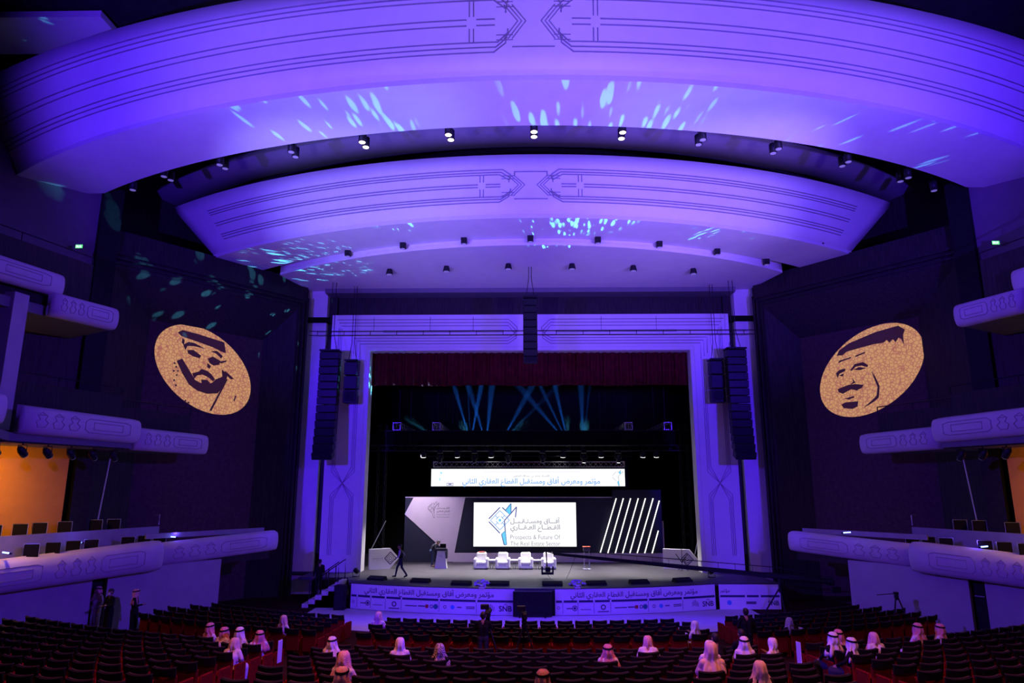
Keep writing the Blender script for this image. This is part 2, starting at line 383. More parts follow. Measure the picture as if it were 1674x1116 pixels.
for s in (-1, 1):
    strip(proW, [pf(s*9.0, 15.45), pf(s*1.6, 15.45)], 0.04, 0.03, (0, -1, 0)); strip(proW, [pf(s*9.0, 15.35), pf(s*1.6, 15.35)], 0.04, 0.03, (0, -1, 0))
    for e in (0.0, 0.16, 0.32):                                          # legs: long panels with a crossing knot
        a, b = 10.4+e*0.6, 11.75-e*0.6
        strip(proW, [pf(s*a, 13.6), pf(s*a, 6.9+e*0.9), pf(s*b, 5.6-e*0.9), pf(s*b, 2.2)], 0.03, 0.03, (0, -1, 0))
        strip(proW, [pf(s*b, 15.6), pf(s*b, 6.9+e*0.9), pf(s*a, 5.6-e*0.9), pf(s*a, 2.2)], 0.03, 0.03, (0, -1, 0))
# wall beside and above the frame
for s, nm in ((-1, 'left'), (1, 'right')):
    mb = MB(); mb.box((s*13.3, 41.6, 9.2), (1.25, 0.6, 18.4)); struct('wall_proscenium_column_' + nm, mb, plaster)
    mb = MB(); mb.box((s*12.45, 41.9, 9.2), (0.55, 0.3, 18.4)); struct('wall_proscenium_gap_' + nm, mb, darkwood)
mb = MB(); mb.box((0, 42.2, 17.6), (27.2, 0.4, 2.6)); struct('wall_back_upper', mb, darkwood)
mb = MB(); mb.box((0, 41.3, 18.02), (25.4, 1.2, 0.4)); struct('trim_1', mb, ceilpaint)

# ---- side walls: angled, with a splayed recess that holds the projection panel
TH = math.radians(37.2); WA = Vector((-13.7, 40.5, 0)); WD = Vector((-math.sin(TH), -math.cos(TH), 0)); WN = Vector((math.cos(TH), -math.sin(TH), 0))
def Wp(sd, s, z, off=0.0):
    p = WA + WD*s - WN*off
    return Vector((p.x*(-sd), p.y, z))          # sd -1 is the left side
def wall_px(sd, px, py, off):
    """the spot of a photo point on the recess back panel, as wall coordinates (s, z)"""
    a, b = ray(px, py); o = Vector((CX, 0, CZ)); d = Vector((a, 1, b)); P0 = Wp(sd, 0, 0, off); N = Vector((WN.x*(-sd), WN.y, 0))
    t = (P0-o).dot(N)/d.dot(N); q = o + d*t
    q = Vector((q.x*(-sd), q.y, q.z)); return (q - (WA - WN*off)).dot(WD), q.z
WH = 18.5
S0, S1, ZT, ZB = 0.65, 11.15, 16.6, 0.0
B0, B1, BT, OFF = 2.0, 8.6, 14.62, 1.3
for sd, nm in ((-1, 'left'), (1, 'right')):
    mb = MB()
    def quad(*p): mb.add([Wp(sd, *q) for q in p], [(0, 1, 2, 3)])
    quad((0, 0), (S0, 0), (S0, WH), (0, WH)); quad((S1, 0), (12.3, 0), (12.3, WH), (S1, WH)); quad((S0, ZT), (S1, ZT), (S1, WH), (S0, WH)); quad((0, WH), (12.3, WH), (12.3, WH, 1.7), (0, WH, 1.7))
    quad((S0, 0), (S0, ZT), (B0, BT, OFF), (B0, 0, OFF)); quad((S1, 0), (S1, ZT), (B1, BT, OFF), (B1, 0, OFF)); quad((S0, ZT), (S1, ZT), (B1, BT, OFF), (B0, BT, OFF))
    quad((0, 0, 1.7), (12.3, 0, 1.7), (12.3, WH, 1.7), (0, WH, 1.7)); quad((0, 0), (0, 0, 1.7), (0, WH, 1.7), (0, WH)); quad((12.3, 0), (12.3, 0, 1.7), (12.3, WH, 1.7), (12.3, WH))
    W = struct('wall_' + nm, mb, darkwood)
    pm = MB(); pm.add([Wp(sd, a, z, OFF-0.001) for a, z in ((B0, 0.0), (B1, 0.0), (B1, BT), (B0, BT))] + [Wp(sd, a, z, OFF+0.1) for a, z in ((B0, 0.0), (B1, 0.0), (B1, BT), (B0, BT))],
        [(0, 1, 2, 3), (7, 6, 5, 4), (0, 1, 5, 4), (1, 2, 6, 5), (2, 3, 7, 6), (3, 0, 4, 7)])
    obj('acoustic_panel', pm, darkfab, W)
    for k, (lo, wd, dp) in enumerate(((0.0, 0.16, 0.12), (0.28, 0.10, 0.20), (0.5, 0.10, 0.10))):   # stepped frame round the recess
        for pts in ([(S0-0.62+lo, 0), (S0-0.62+lo, ZT+0.72-lo)], [(S1+0.62-lo, 0), (S1+0.62-lo, ZT+0.72-lo)], [(S0-0.62+lo, ZT+0.72-lo), (S1+0.62-lo, ZT+0.72-lo)]):
            q = MB(); a, b = Wp(sd, pts[0][0], pts[0][1], -dp/2), Wp(sd, pts[1][0], pts[1][1], -dp/2)
            d = (b-a).normalized(); N = Vector((WN.x*(-sd), WN.y, 0)); sdv = d.cross(N)
            M = Matrix((d, sdv, N)).transposed(); q.box((a+b)/2, ((b-a).length + wd, wd, dp), M=M)
            obj('frame_molding', q, darkwood, W)
    mb2 = MB(); A0, A1 = Vector((-15.0*(-sd), 44.5, 0)), Vector((-27.0*(-sd), 30.5, 0)); dd = A1-A0
    mb2.box((A0+A1)/2 + Vector((0, 0, 22)), (dd.length, 0.3, 10), rz=math.atan2(dd.y, dd.x)); struct('wall_upper_' + nm, mb2, darkwood)
    # outer side wall behind the balconies
    mb = MB(); X = lambda x: x*(-sd)
    A0, A1 = Vector((X(-20.9), 31.0, 0)), Vector((X(-40.0), 12.0, 0)); d = (A1-A0).normalized(); th = math.atan2(d.y, d.x)
    mb.box(((A0+A1)/2 + Vector((0, 0, 7.2))), ((A1-A0).length, 0.3, 14.4), rz=th); struct('wall_outer_' + nm, mb, darkwood)  # dark colour here carries the shade cast by the balconies
    mb = MB(); mb.box(((A0+A1)/2 + Vector((0, 0, 19.5))), ((A1-A0).length, 0.3, 10.2), rz=th); struct('wall_outer_upper_' + nm, mb, upperwall_m)
    mb = MB(); mb.box((X(-20.75), 31.2, 10.2), (0.9, 0.9, 20.4), rz=TH*sd); struct('wall_corner_post_' + nm, mb, black)

# ---- dark ceiling over everything, with two lighter arched bands between the canopies
mb = MB(); mb.box((0, 18, 27.0), (60, 60, 0.3)); struct('ceiling', mb, darkceil)
def ringband(cy, R0, R1, z0, z1, x0, x1, n=41, th=0.12):
    q = MB(); g = [arc(cy, R0, x0, x1, n, z0), arc(cy, R1, x0, x1, n, z1)]; q.sheet(g, th); return q
struct('ceiling_band_front', ringband(62, 33.6, 31.6, 22.6, 22.3, -26, 26), ceilpaint, smooth=True)
struct('ceiling_band_rear', ringband(62, 31.6, 29.0, 22.3, 23.6, -26, 26), darkceil, smooth=True)
mb = MB(); mb.box((-23.5, 27.5, 26.5), (9, 2.6, 0.3)); struct('trim_2', mb, plaster)

# ---- three curved ceiling canopies
KNOT = [  # half of the centre knot, photo-like units (metres along, 0..1 up the fascia is added per canopy)
]
def canopy(name, label, lowc, lowR, lowX, backc, backR, backX, zs, topc, topR, topX, zt, rows, kx, line_end, dots, th=0.2):
    root = thing(name, label, 'ceiling canopy', (0, lowc-lowR, zs))
    lo = arc(lowc, lowR, -lowX, lowX, 61, zs); tp = arc(topc, topR, -topX, topX, 61, zt); bk = arc(backc, backR, -backX, backX, 61, zs)
    f = MB(); g = [[a.lerp(b, k/4) for a, b in zip(lo, tp)] for k in range(5)]; f.sheet(g, th)
    fo = obj('fascia', f, plaster, root, True)
    so = MB(); g = [[a.lerp(b, k/3) for a, b in zip(bk, lo)] for k in range(4)]; so.sheet(g, -th)
    obj('soffit', so, plaster, root, False)
    bt = MB(); g = [bk, [Vector((q.x, q.y, q.z+0.5)) for q in bk]]; bt.sheet(g, -0.15); obj('rear_upstand', bt, plaster, root, True)
    def S(x, v):
        u = x/(lowX + (topX-lowX)*v); xl, xt = u*lowX, u*topX
        a = Vector((xl, lowc - math.sqrt(lowR**2 - xl*xl), zs)); b = Vector((xt, topc - math.sqrt(topR**2 - xt*xt), zt)); return a.lerp(b, v)
    def line(pts, wd):
        out = []
        for (x0, v0), (x1, v1) in zip(pts, pts[1:]):
            n = max(1, int(abs(x1-x0)/0.6))
            for k in range(n): out.append((x0 + (x1-x0)*k/n, v0 + (v1-v0)*k/n))
        out.append(pts[-1]); q = MB(); rings = []
        P = [S(*a) for a in out]
        for i, p in enumerate(P):
            x, v = out[i]; e = 0.02
            n = (S(x+e, v)-S(x-e, v)).cross(S(x, v+e)-S(x, v-e)).normalized()
            if n.y > 0: n = -n
            t = (P[min(i+1, len(P)-1)]-P[max(i-1, 0)]).normalized(); sdv = t.cross(n).normalized()*wd/2
            rings.append([p - sdv - n*0.01, p + sdv - n*0.01, p + sdv*0.5 + n*wd*0.7, p - sdv*0.5 + n*wd*0.7])
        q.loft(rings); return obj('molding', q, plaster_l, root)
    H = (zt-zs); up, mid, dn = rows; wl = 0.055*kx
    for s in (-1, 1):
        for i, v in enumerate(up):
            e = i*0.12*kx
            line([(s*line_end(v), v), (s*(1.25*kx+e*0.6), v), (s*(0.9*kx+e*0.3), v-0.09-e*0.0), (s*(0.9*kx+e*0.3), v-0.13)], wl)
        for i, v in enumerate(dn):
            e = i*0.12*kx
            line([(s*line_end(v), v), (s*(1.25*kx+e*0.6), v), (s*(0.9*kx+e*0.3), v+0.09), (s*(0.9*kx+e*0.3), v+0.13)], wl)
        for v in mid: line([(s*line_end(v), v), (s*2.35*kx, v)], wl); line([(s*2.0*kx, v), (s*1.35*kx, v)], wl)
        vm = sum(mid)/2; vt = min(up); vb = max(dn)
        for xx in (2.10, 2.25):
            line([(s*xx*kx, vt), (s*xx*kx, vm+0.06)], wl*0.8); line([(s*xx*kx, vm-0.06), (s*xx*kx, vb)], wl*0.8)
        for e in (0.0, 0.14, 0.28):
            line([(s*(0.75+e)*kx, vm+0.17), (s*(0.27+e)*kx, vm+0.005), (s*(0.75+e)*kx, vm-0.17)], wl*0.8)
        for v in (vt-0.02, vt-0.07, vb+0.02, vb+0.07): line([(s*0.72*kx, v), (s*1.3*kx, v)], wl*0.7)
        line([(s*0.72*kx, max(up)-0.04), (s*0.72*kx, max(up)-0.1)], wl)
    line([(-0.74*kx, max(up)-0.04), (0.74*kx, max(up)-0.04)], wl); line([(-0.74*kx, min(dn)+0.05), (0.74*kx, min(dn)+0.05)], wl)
    for (x, y) in dots:
        q = MB(); q.lathe([(0.02, 0.0), (0.075, -0.01), (0.075, -0.035), (0.03, -0.06), (0.012, -0.09)], (x, y, zs), 10); obj('sprinkler', q, blackmetal, root)
    return root
Z1, Z2, Z3 = 20.05, 18.65, 18.25
d1 = [atZ(x, y, Z1)[:2] for x, y in ((490, 187), (366, 208), (257, 232), (172, 261), (635, 170), (789, 161), (950, 159), (1107, 165), (1252, 180), (1381, 198), (1496, 221), (1588, 247))]
canopy('ceiling_canopy', 'nearest and largest curved white ceiling canopy, washed in violet light', 63.6, 42.3, 26.5, 62.6, 38.25, 20.5, Z1, 73.0, 52.2, 27.0, CZ+17.6,
       ((0.85, 0.80, 0.75), (0.56, 0.50), (0.33, 0.28, 0.23)), 1.0, lambda v: 26.0, d1)
d2 = [atZ(x, y, Z2)[:2] for x, y in ((578, 370), (688, 359), (806, 354), (929, 353), (1048, 357), (1162, 368), (1262, 380), (1345, 397), (460, 410), (400, 402))]
canopy('ceiling_canopy', 'middle curved white ceiling canopy with pointed ends above the stage front', 61.0, 30.7, 17.6, 61.6, 28.3, 15.7, Z2, 67.26, 37.06, 20.45, CZ+15.6,
       ((0.745, 0.70, 0.66), (0.50, 0.455), (0.29, 0.25, 0.20)), 1.08, lambda v: 16.3 + 1.9*v, d2)
# third canopy: flat apron soffit meeting the proscenium
root = thing('ceiling_canopy', 'rearmost flat white ceiling canopy meeting the proscenium wall', 'ceiling canopy', (0, 33.0, Z3))
fr = arc(57.4, 24.35, -14.55, 14.55, 49, Z3)
mb = MB(); bk = [Vector((-13.75 + 27.5*i/48, 41.3, Z3)) for i in range(49)]
mb.sheet([bk, fr], -0.15); obj('soffit', mb, plaster, root)
mb = MB(); mb.sheet([fr, [q + Vector((0, 0.05, 0.75)) for q in fr]], 0.15); obj('fascia', mb, plaster, root, True)
for x, y in ((620, 434), (715, 430), (815, 427), (919, 427), (1021, 429), (1115, 432), (638, 469), (728, 469), (820, 468), (914, 468), (1005, 467), (1097, 467)):
    p = atZ(x, y, Z3); q = MB(); q.lathe([(0.02, 0.0), (0.07, -0.01), (0.07, -0.035), (0.03, -0.06), (0.012, -0.09)], p, 10); obj('sprinkler', q, blackmetal, root)

# ---- downlights
def pendant(px, py, Y, lit, i, lab):
    p = atY(px, py, Y); root = thing('pendant_downlight', lab, 'pendant light', p, 0, 'cylinder pendants behind the nearest canopy')
    a = MB(); a.lathe([(0.12, 0.02), (0.155, 0.0), (0.155, 0.42), (0.14, 0.46), (0.03, 0.47)], (0, 0, 0), 16); hs = obj('housing', a, blackmetal, root, True, False)
    b = MB(); b.lathe([(0.125, 0.0), (0.13, 0.015), (0.125, 0.03)], (0, 0, 0), 16); obj('lens', b, lampwarm if lit else lampdim, hs, False, False)
    c = MB(); c.tube([(0, 0, 0.46), (0, 0, 26.86-p.z)], 0.012, 5); obj('suspension_cable', c, blackmetal, root, False, False)
    if lit:
        l = bpy.data.lights.new('pendant_lamp', 'SPOT'); l.energy = 1300; l.color = (1.0, 0.34, 0.17); l.spot_size = math.radians(48); l.spot_blend = 0.8; l.shadow_soft_size = 0.1
        o = bpy.data.objects.new('pendant_lamp', l); COL.objects.link(o); o.parent = root; o.location = (0, 0, -0.05)
PAIRS = [((217, 311, 0),), ((268, 289, 0), (279, 295, 0)), ((359, 270, 0), (368, 276, 0)), ((476, 249, 0), (483, 257, 0)), ((592, 233, 1), (598, 241, 1)), ((733, 221, 1), (737, 229, 1)),
         ((873, 216, 1), (873, 224, 1)), ((1018, 217, 1), (1016, 227, 1)), ((1149, 229, 0), (1142, 237, 0)), ((1273, 244, 0), (1264, 251, 0)), ((1387, 265, 0), (1377, 272, 0)),
         ((1485, 291, 0), (1472, 297, 0)), ((1527, 312, 0),)]
for i, pr in enumerate(PAIRS):
    for k, (x, y, lit) in enumerate(pr):
        X = (x-855)/1000*26; Yc = 62 - math.sqrt(36.6**2 - min(36, abs(X))**2) + 0.9*k
        pendant(x, y, Yc, lit, i, '%s black cylinder pendant downlight, %s group from the left%s' % ('lit' if lit else 'unlit', ORD[i], '' if len(pr) == 1 else (', upper of its pair' if k == 0 else ', lower of its pair')))
def cone_light(p, lab, grp, s=1.0, tilt=0.0):
    root = thing('ceiling_spotlight', lab, 'ceiling spotlight', p, 0, grp)
    a = MB(); a.lathe([(0.19*s, -0.46*s), (0.20*s, -0.43*s), (0.14*s, -0.14*s), (0.15*s, -0.10*s), (0.15*s, 0.0)], (0, 0, 0), 14); hs = obj('housing', a, blackmetal, root, True, False)
    b = MB(); b.lathe([(0.16*s, -0.465*s), (0.165*s, -0.45*s)], (0, 0, 0), 14); obj('lens', b, lampdim, hs, False, False)
    c = MB(); c.rbox((0, 0, 0.015), (0.34*s, 0.34*s, 0.03), 0.01); obj('base_plate', c, blackmetal, root, False, False)
for i, (x, y) in enumerate(((637, 436), (730, 431), (831, 427), (935, 427), (1035, 430), (1133, 435))):
    cone_light(atZ(x, y, Z3), '%s black cone spotlight from the left on the rearmost canopy soffit' % ORD[i], 'cone spotlights on the rear canopy')
for i, (x, y) in enumerate(((560, 412), (655, 401), (758, 395), (867, 393), (977, 395), (1080, 400), (1180, 410), (1262, 427))):
    p = atZ(x, y, Z3); rr = math.hypot(p.x, p.y-57.4); k = 24.62/rr
    q = Vector((p.x*k, 57.4 + (p.y-57.4)*k, Z3+0.30))
    root = thing('edge_spotlight', '%s black box spotlight from the left along the rearmost canopy edge' % ORD[i], 'ceiling spotlight', q, 0, 'box spotlights on the canopy edge')
    a = MB(); a.rbox((0, -0.06, -0.20), (0.30, 0.30, 0.42), 0.04); hs = obj('housing', a, blackmetal, root, False, False)
    b = MB(); b.lathe([(0.11, -0.425), (0.12, -0.41)], (0, -0.06, 0), 12); obj('lens', b, lampdim, hs, False, False)
    c = MB(); c.rbox((0, 0.08, 0.04), (0.16, 0.2, 0.16), 0.02); obj('bracket', c, blackmetal, root, False, False)

# ================================================================== BALCONIES
def parapet(sd, lab, P, Q, h0, h1, rows=1, motif=True, Rext=None):
    """P: tip end (stage side), Q: rear end; front-top points on the left side, mirrored for the right"""
    P, Q = Vector(P), Vector(Q); mir = lambda v: Vector((v[0]*(-sd), v[1], v[2]))
    d = (Q-P); L = Vector((d.x, d.y, 0)).length; t = d.normalized(); out = Vector((t.y, -t.x, 0)).normalized()   # towards the hall
    if out.x < 0: out = -out
    out.z = 0; out.normalize()
    base = mir(P); base.z -= h0; root = thing('balcony_parapet', lab, 'balcony parapet', base)
    prof = [(-0.42, 0.0), (-0.40, 0.03), (-0.12, 0.06), (0.0, 0.16), (0.06, 0.32), (0.08, 0.5), (0.06, 0.70), (-0.02, 0.88), (-0.12, 0.97), (-0.30, 1.0), (-0.42, 1.0)]
    prof = [(a*0.9, 1-b) for a, b in prof]
    rings = []
    stations = [(0.0, 0.55), (0.01, 0.8), (0.035, 0.93), (0.08, 0.99)] + [(x, 1.0) for x in (0.2, 0.4, 0.6, 0.8, 1.0)]
    def sec(u, k):
        c = P.lerp(Q, u); h = h0 + (h1-h0)*u; r = []
        for a, b in prof:
            aa = -0.2 + (a*h+0.2)*k; zz = 0.5 + (b-0.5)*(0.75 + 0.25*k)
            r.append(mir(c + out*aa + Vector((0, 0, -h*(1-zz)))))
        return r
    mb = MB(); mb.loft([sec(u*(1.0 if i > 3 else min(1.0, 8.0/L)), k) for i, (u, k) in enumerate(stations)]); pnl = obj('panel', mb, parapet_m, root, True)
    def F(u, v):       # point on the convex front, v 0 bottom .. 1 top
        c = P.lerp(Q, u); h = h0 + (h1-h0)*u
        for (a0, b0), (a1, b1) in zip(prof, prof[1:]):
            if b1 <= v <= b0 and b0 > b1: a = a0 + (a1-a0)*(b0-v)/(b0-b1); break
        else: a = 0.05
        return mir(c + out*(a*h + 0.004) + Vector((0, 0, -h*(1-v))))
    N = Vector((out.x*(-sd), out.y, 0))
    if motif:
        n = max(1, int(L/4.2))
        for k in range(n):
            u0 = 0.08 + (k+0.0)*0.9/n; du = 0.9/n
            bx = [(0.16, 0.34), (0.22, 0.28), (0.22, 0.72), (0.16, 0.66)]
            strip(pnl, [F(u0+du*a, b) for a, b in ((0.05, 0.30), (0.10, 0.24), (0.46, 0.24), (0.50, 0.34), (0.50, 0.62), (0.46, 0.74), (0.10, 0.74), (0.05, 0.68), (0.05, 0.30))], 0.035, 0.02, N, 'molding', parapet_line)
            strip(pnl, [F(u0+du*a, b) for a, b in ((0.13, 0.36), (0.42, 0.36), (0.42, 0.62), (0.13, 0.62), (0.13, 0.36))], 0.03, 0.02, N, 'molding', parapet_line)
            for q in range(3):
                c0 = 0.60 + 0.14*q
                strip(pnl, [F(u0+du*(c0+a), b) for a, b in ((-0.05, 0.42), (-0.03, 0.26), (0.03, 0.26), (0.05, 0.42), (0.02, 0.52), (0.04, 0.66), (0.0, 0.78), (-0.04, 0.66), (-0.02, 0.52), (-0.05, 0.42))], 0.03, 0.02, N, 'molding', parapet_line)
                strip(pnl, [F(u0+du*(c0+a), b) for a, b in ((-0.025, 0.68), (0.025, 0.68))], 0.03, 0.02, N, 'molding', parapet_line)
    return root
BAL = {'low_far': ((-12.9, 36, 3.88), (-16.32, 31, 3.62), 1.0, 1.0), 'low_near': ((-15.97, 30.6, 3.78), (-20.7, 23.5, 3.30), 1.28, 1.18),
       'mid_far': ((-16.03, 34, 8.59), (-17.5, 30.2, 8.66), 1.0, 1.02), 'mid_near': ((-16.83, 29.3, 8.9), (-18.3, 24.2, 8.97), 1.05, 1.05),
       'mid_back': ((-17.0, 21.7, 9.03), (-18.6, 16.0, 9.1), 1.05, 1.05), 'up_far': ((-18.11, 28.8, 13.75), (-19.0, 25.9, 13.7), 1.02, 1.02), 'up_near': ((-19.0, 26.4, 14.52), (-20.4, 21.0, 14.5), 0.95, 1.0)}
WORDS = {'low_far': 'lowest curved plaster balcony front, section nearest the stage, %s side', 'low_near': 'lowest curved plaster balcony front, section nearer the camera, %s side',
         'mid_far': 'middle-tier plaster balcony front, section nearest the stage, %s side', 'mid_near': 'middle-tier plaster balcony front with hanging lanterns beneath, %s side',
         'mid_back': 'middle-tier plaster balcony front cut by the %s edge of the picture', 'up_far': 'top-tier plaster balcony front, lower section nearest the stage, %s side',
         'up_near': 'top-tier plaster balcony front, higher rear section, %s side'}
for sd, nm in ((-1, 'left'), (1, 'right')):
    X = lambda x: x*(-sd)
    for k, (P, Q, h0, h1) in BAL.items(): parapet(sd, WORDS[k] % nm, P, Q, h0, h1)
    # floor slabs of each tier (dark), reaching back to the outer wall
    def slab(pts, z, th, m, name):
        q = MB(); p = [(X(a), b) for a, b in pts]
        q.prism(p if sd < 0 else p[::-1], (0, 0, z-th), (1, 0, 0), (0, 1, 0), th); return struct(name, q, m)
    slab([(-13.3, 35.9), (-16.6, 31.0), (-16.4, 30.5), (-20.9, 23.6), (-27.5, 20), (-21.0, 31.0), (-15.9, 38.0)], 2.85, 0.35, darkwood, 'floor_terrace_' + nm)
    slab([(-16.4, 33.9), (-17.8, 30.2), (-17.2, 29.2), (-18.7, 24.2), (-17.4, 21.6), (-19.0, 16.0), (-30.0, 16.0), (-20.9, 31.0), (-18.0, 34.6)], 7.95, 0.3, ceilpaint, 'floor_tier_middle_' + nm)
    slab([(-18.5, 28.7), (-19.3, 25.9), (-19.4, 26.3), (-20.8, 21.0), (-27.0, 20.5), (-21.2, 30.3)], 13.1, 0.4, ceilpaint, 'floor_tier_upper_' + nm)
    # plaster wall under the lowest tier, with a dark doorway
    for j, (a, b) in enumerate((((-14.8, 33.6), (-17.66, 29.4)), ((-18.0, 28.92), (-22.5, 22.3)))):
        A, B = Vector((X(a[0]), a[1], 0)), Vector((X(b[0]), b[1], 0)); q = MB(); dd = B-A
        q.box((A+B)/2 + Vector((0, 0, 1.35)), (dd.length, 0.2, 2.7), rz=math.atan2(dd.y, dd.x)); struct('wall_terrace_%s_%d' % (nm, j), q, cream)
    q = MB(); A, B = Vector((X(-17.6), 29.5, 0)), Vector((X(-18.06), 28.82, 0)); dd = B-A
    q.box((A+B)/2 + Vector((X(-0.25), 0.15, 1.5)), (dd.length+0.3, 0.08, 2.9), rz=math.atan2(dd.y, dd.x)); D = struct('door_%d' % (1 if sd < 0 else 2), q, black)
    q = MB(); q.rbox((A+B)/2 + Vector((X(-0.05), 0.05, 1.75)), (0.35, 0.05, 0.05), 0.01, rz=math.atan2(dd.y, dd.x)); obj('door_handle', q, alu, D)
    # inner low ledge wall on the terrace
    A, B = Vector((X(-17.6), 33.0, 3.0)), Vector((X(-20.3), 25.6, 3.0)); dd = B-A
    q = MB(); q.box((A+B)/2 + Vector((0, 0, 0.55)), (dd.length, 0.12, 1.35), rz=math.atan2(dd.y, dd.x)); tw = struct('wall_ledge_' + nm, q, greystone)
    q = MB(); q.tube([(A.x, A.y, 4.3), (A.x, A.y, 4.75), (A.x + X(0.35)*-1, A.y+0.25, 4.75)], 0.025); obj('handrail', q, alu, tw)
    A, B = Vector((X(-13.5), 35.7, 3.3)), Vector((X(-16.9), 30.8, 3.3)); dd = B-A
    q = MB(); q.box((A+B)/2 + Vector((X(-0.15), 0.1, 0.6)), (dd.length, 0.1, 0.22), rz=math.atan2(dd.y, dd.x)); struct('trim_ledge_' + nm, q, greystone)
    # dark boxes and rails on the middle and upper tiers
    for (a, b, z0, z1, m, wn) in (((-16.9, 33.6), (-18.3, 30.0), 8.0, 9.5, darkwood, 'wall_tier_middle_front_'), ((-18.3, 30.0), (-20.0, 24.0), 8.0, 10.0, darkwood, 'wall_tier_middle_'), ((-19.2, 28.2), (-21.0, 22.0), 13.1, 15.5, darkwood, 'wall_tier_upper_')):
        A, B = Vector((X(a[0]), a[1], 0)), Vector((X(b[0]), b[1], 0)); dd = B-A
        q = MB(); q.box((A+B)/2 + Vector((0, 0, (z0+z1)/2)), (dd.length, 0.1, z1-z0), rz=math.atan2(dd.y, dd.x)); tw = struct(wn + nm, q, m)
        q = MB(); q.tube([A + Vector((0, 0, z1+0.35)), B + Vector((0, 0, z1+0.35))], 0.025); q.tube([A + Vector((0, 0, z1)), A + Vector((0, 0, z1+0.35))], 0.025); q.tube([(A+B)/2 + Vector((0, 0, z1)), (A+B)/2 + Vector((0, 0, z1+0.35))], 0.02)
        obj('handrail', q, blackmetal, tw)
    q = MB(); q.box((X(-19.9), 25.0, 10.7), (0.62, 0.62, 5.2), rz=0.2*sd); struct('wall_pillar_' + nm, q, cream)
    # amber niche behind the terrace
    q = MB(); A, B = Vector((X(-20.05), 29.6, 0)), Vector((X(-23.6), 23.0, 0)); dd = B-A
    q.box((A+B)/2 + Vector((0, 0, 5.4)), (dd.length, 0.1, 4.9), rz=math.atan2(dd.y, dd.x)); struct('wall_niche_' + nm, q, amberwall)
    l = bpy.data.lights.new('niche_lamp', 'AREA'); l.energy = 300; l.color = (1.0, 0.46, 0.04); l.size = 0.3; l.shape = 'RECTANGLE'; l.size_y = 3.5
    o = bpy.data.objects.new('niche_lamp', l); COL.objects.link(o); o.location = (X(-20.3), 25.3, 7.5)
    o.rotation_euler = (Vector((X(-21.9), 26.0, 5.0)) - o.location).to_track_quat('-Z', 'Y').to_euler()
    q = MB(); q.box((X(-19.75), 30.15, 5.4), (0.5, 0.7, 5.0), rz=TH*sd); struct('wall_niche_post_' + nm, q, black)
    q = MB(); q.tube([(X(-19.2), 30.6, 3.0), (X(-19.0), 30.9, 7.6)], 0.03); pp = obj('conduit', q, alu, None); tag(pp, 'thin pale vertical pipe on the dark wall by the %s amber niche' % nm, 'pipe')
    # exit sign
    e = atY(130, 403, 29.6) if sd < 0 else atY(1627, 397, 29.6)
    root = thing('exit_sign', 'small green illuminated exit sign high on the %s wall' % nm, 'exit sign', e)
    q = MB(); q.rbox((0, 0, 0), (0.36, 0.06, 0.2), 0.015); obj('case', q, blackmetal, root, False, False)
    q = MB(); q.box((0, -0.035, 0), (0.33, 0.01, 0.17)); fc = obj('face', q, exitgreen, root, False, False)
    for (x0, z0, a, b) in ((-0.07, 0.0, 0.07, 0.10), (0.0, -0.02, 0.02, 0.12), (0.07, 0.0, 0.06, 0.10), (-0.12, 0.0, 0.02, 0.12)):
        q = MB(); q.box((x0, -0.042, z0), (a, 0.006, b)); obj('pictogram', q, exitwhite, fc, False, False)
    # terrace chairs and blue LED strips
    chairs = [(-19.12, 26.9), (-18.8, 27.65), (-18.5, 28.4), (-18.2, 29.1), (-17.55, 30.6), (-17.22, 31.3), (-16.9, 32.0)]
    back = [(-20.45, 26.6), (-20.1, 27.5), (-19.92, 28.35), (-19.5, 29.25), (-19.2, 30.85), (-18.78, 31.5)]
    for rowi, (lst, zf, rn) in enumerate(((chairs, 2.85, 'front'), (back, 3.55, 'rear'))):
        for i, (a, b) in enumerate(lst):
            root = thing('box_chair', 'dark box chair with pale rim, %s from the stage in the %s row, %s terrace' % (ORD[len(lst)-1-i], rn, nm), 'chair', (X(a), b, zf), 0.25*(-sd), 'chairs on the %s terrace' % nm)
            q = MB(); q.rbox((0, 0, 0.43), (0.52, 0.5, 0.1), 0.03); obj('seat', q, darkfab, root, False, False)
            q = MB(); q.rbox((0, -0.25, 0.78), (0.52, 0.07, 0.58), 0.03); bb = obj('backrest', q, seatdark, root, False, False)
            q = MB(); q.tube([(-0.27, -0.29, 0.5), (-0.27, -0.29, 1.08), (0.27, -0.29, 1.08), (0.27, -0.29, 0.5)], 0.014, 5); obj('rim', q, alu, root, False, False)
            for lx in (-0.22, 0.22):
                for ly in (-0.22, 0.22):
                    q = MB(); q.tube([(lx, ly, 0), (lx, ly, 0.4)], 0.018, 5); obj('leg', q, blackmetal, root, False, False)
        if rowi == 1:
            A, B = Vector((X(-18.0), 32.9, 0)), Vector((X(-21.2), 26.4, 0)); dd = B-A
            q = MB(); q.box((A+B)/2 + Vector((X(-0.9), 0.4, 3.4)), (dd.length, 1.9, 0.3), rz=math.atan2(dd.y, dd.x)); struct('floor_terrace_step_' + nm, q, darkwood)
    strips = ((12, 903, 25.6), (130, 886, 28.6), (283, 877, 31.8)) if sd < 0 else ((1607, 893, 28.6), (1383, 870, 32.5))
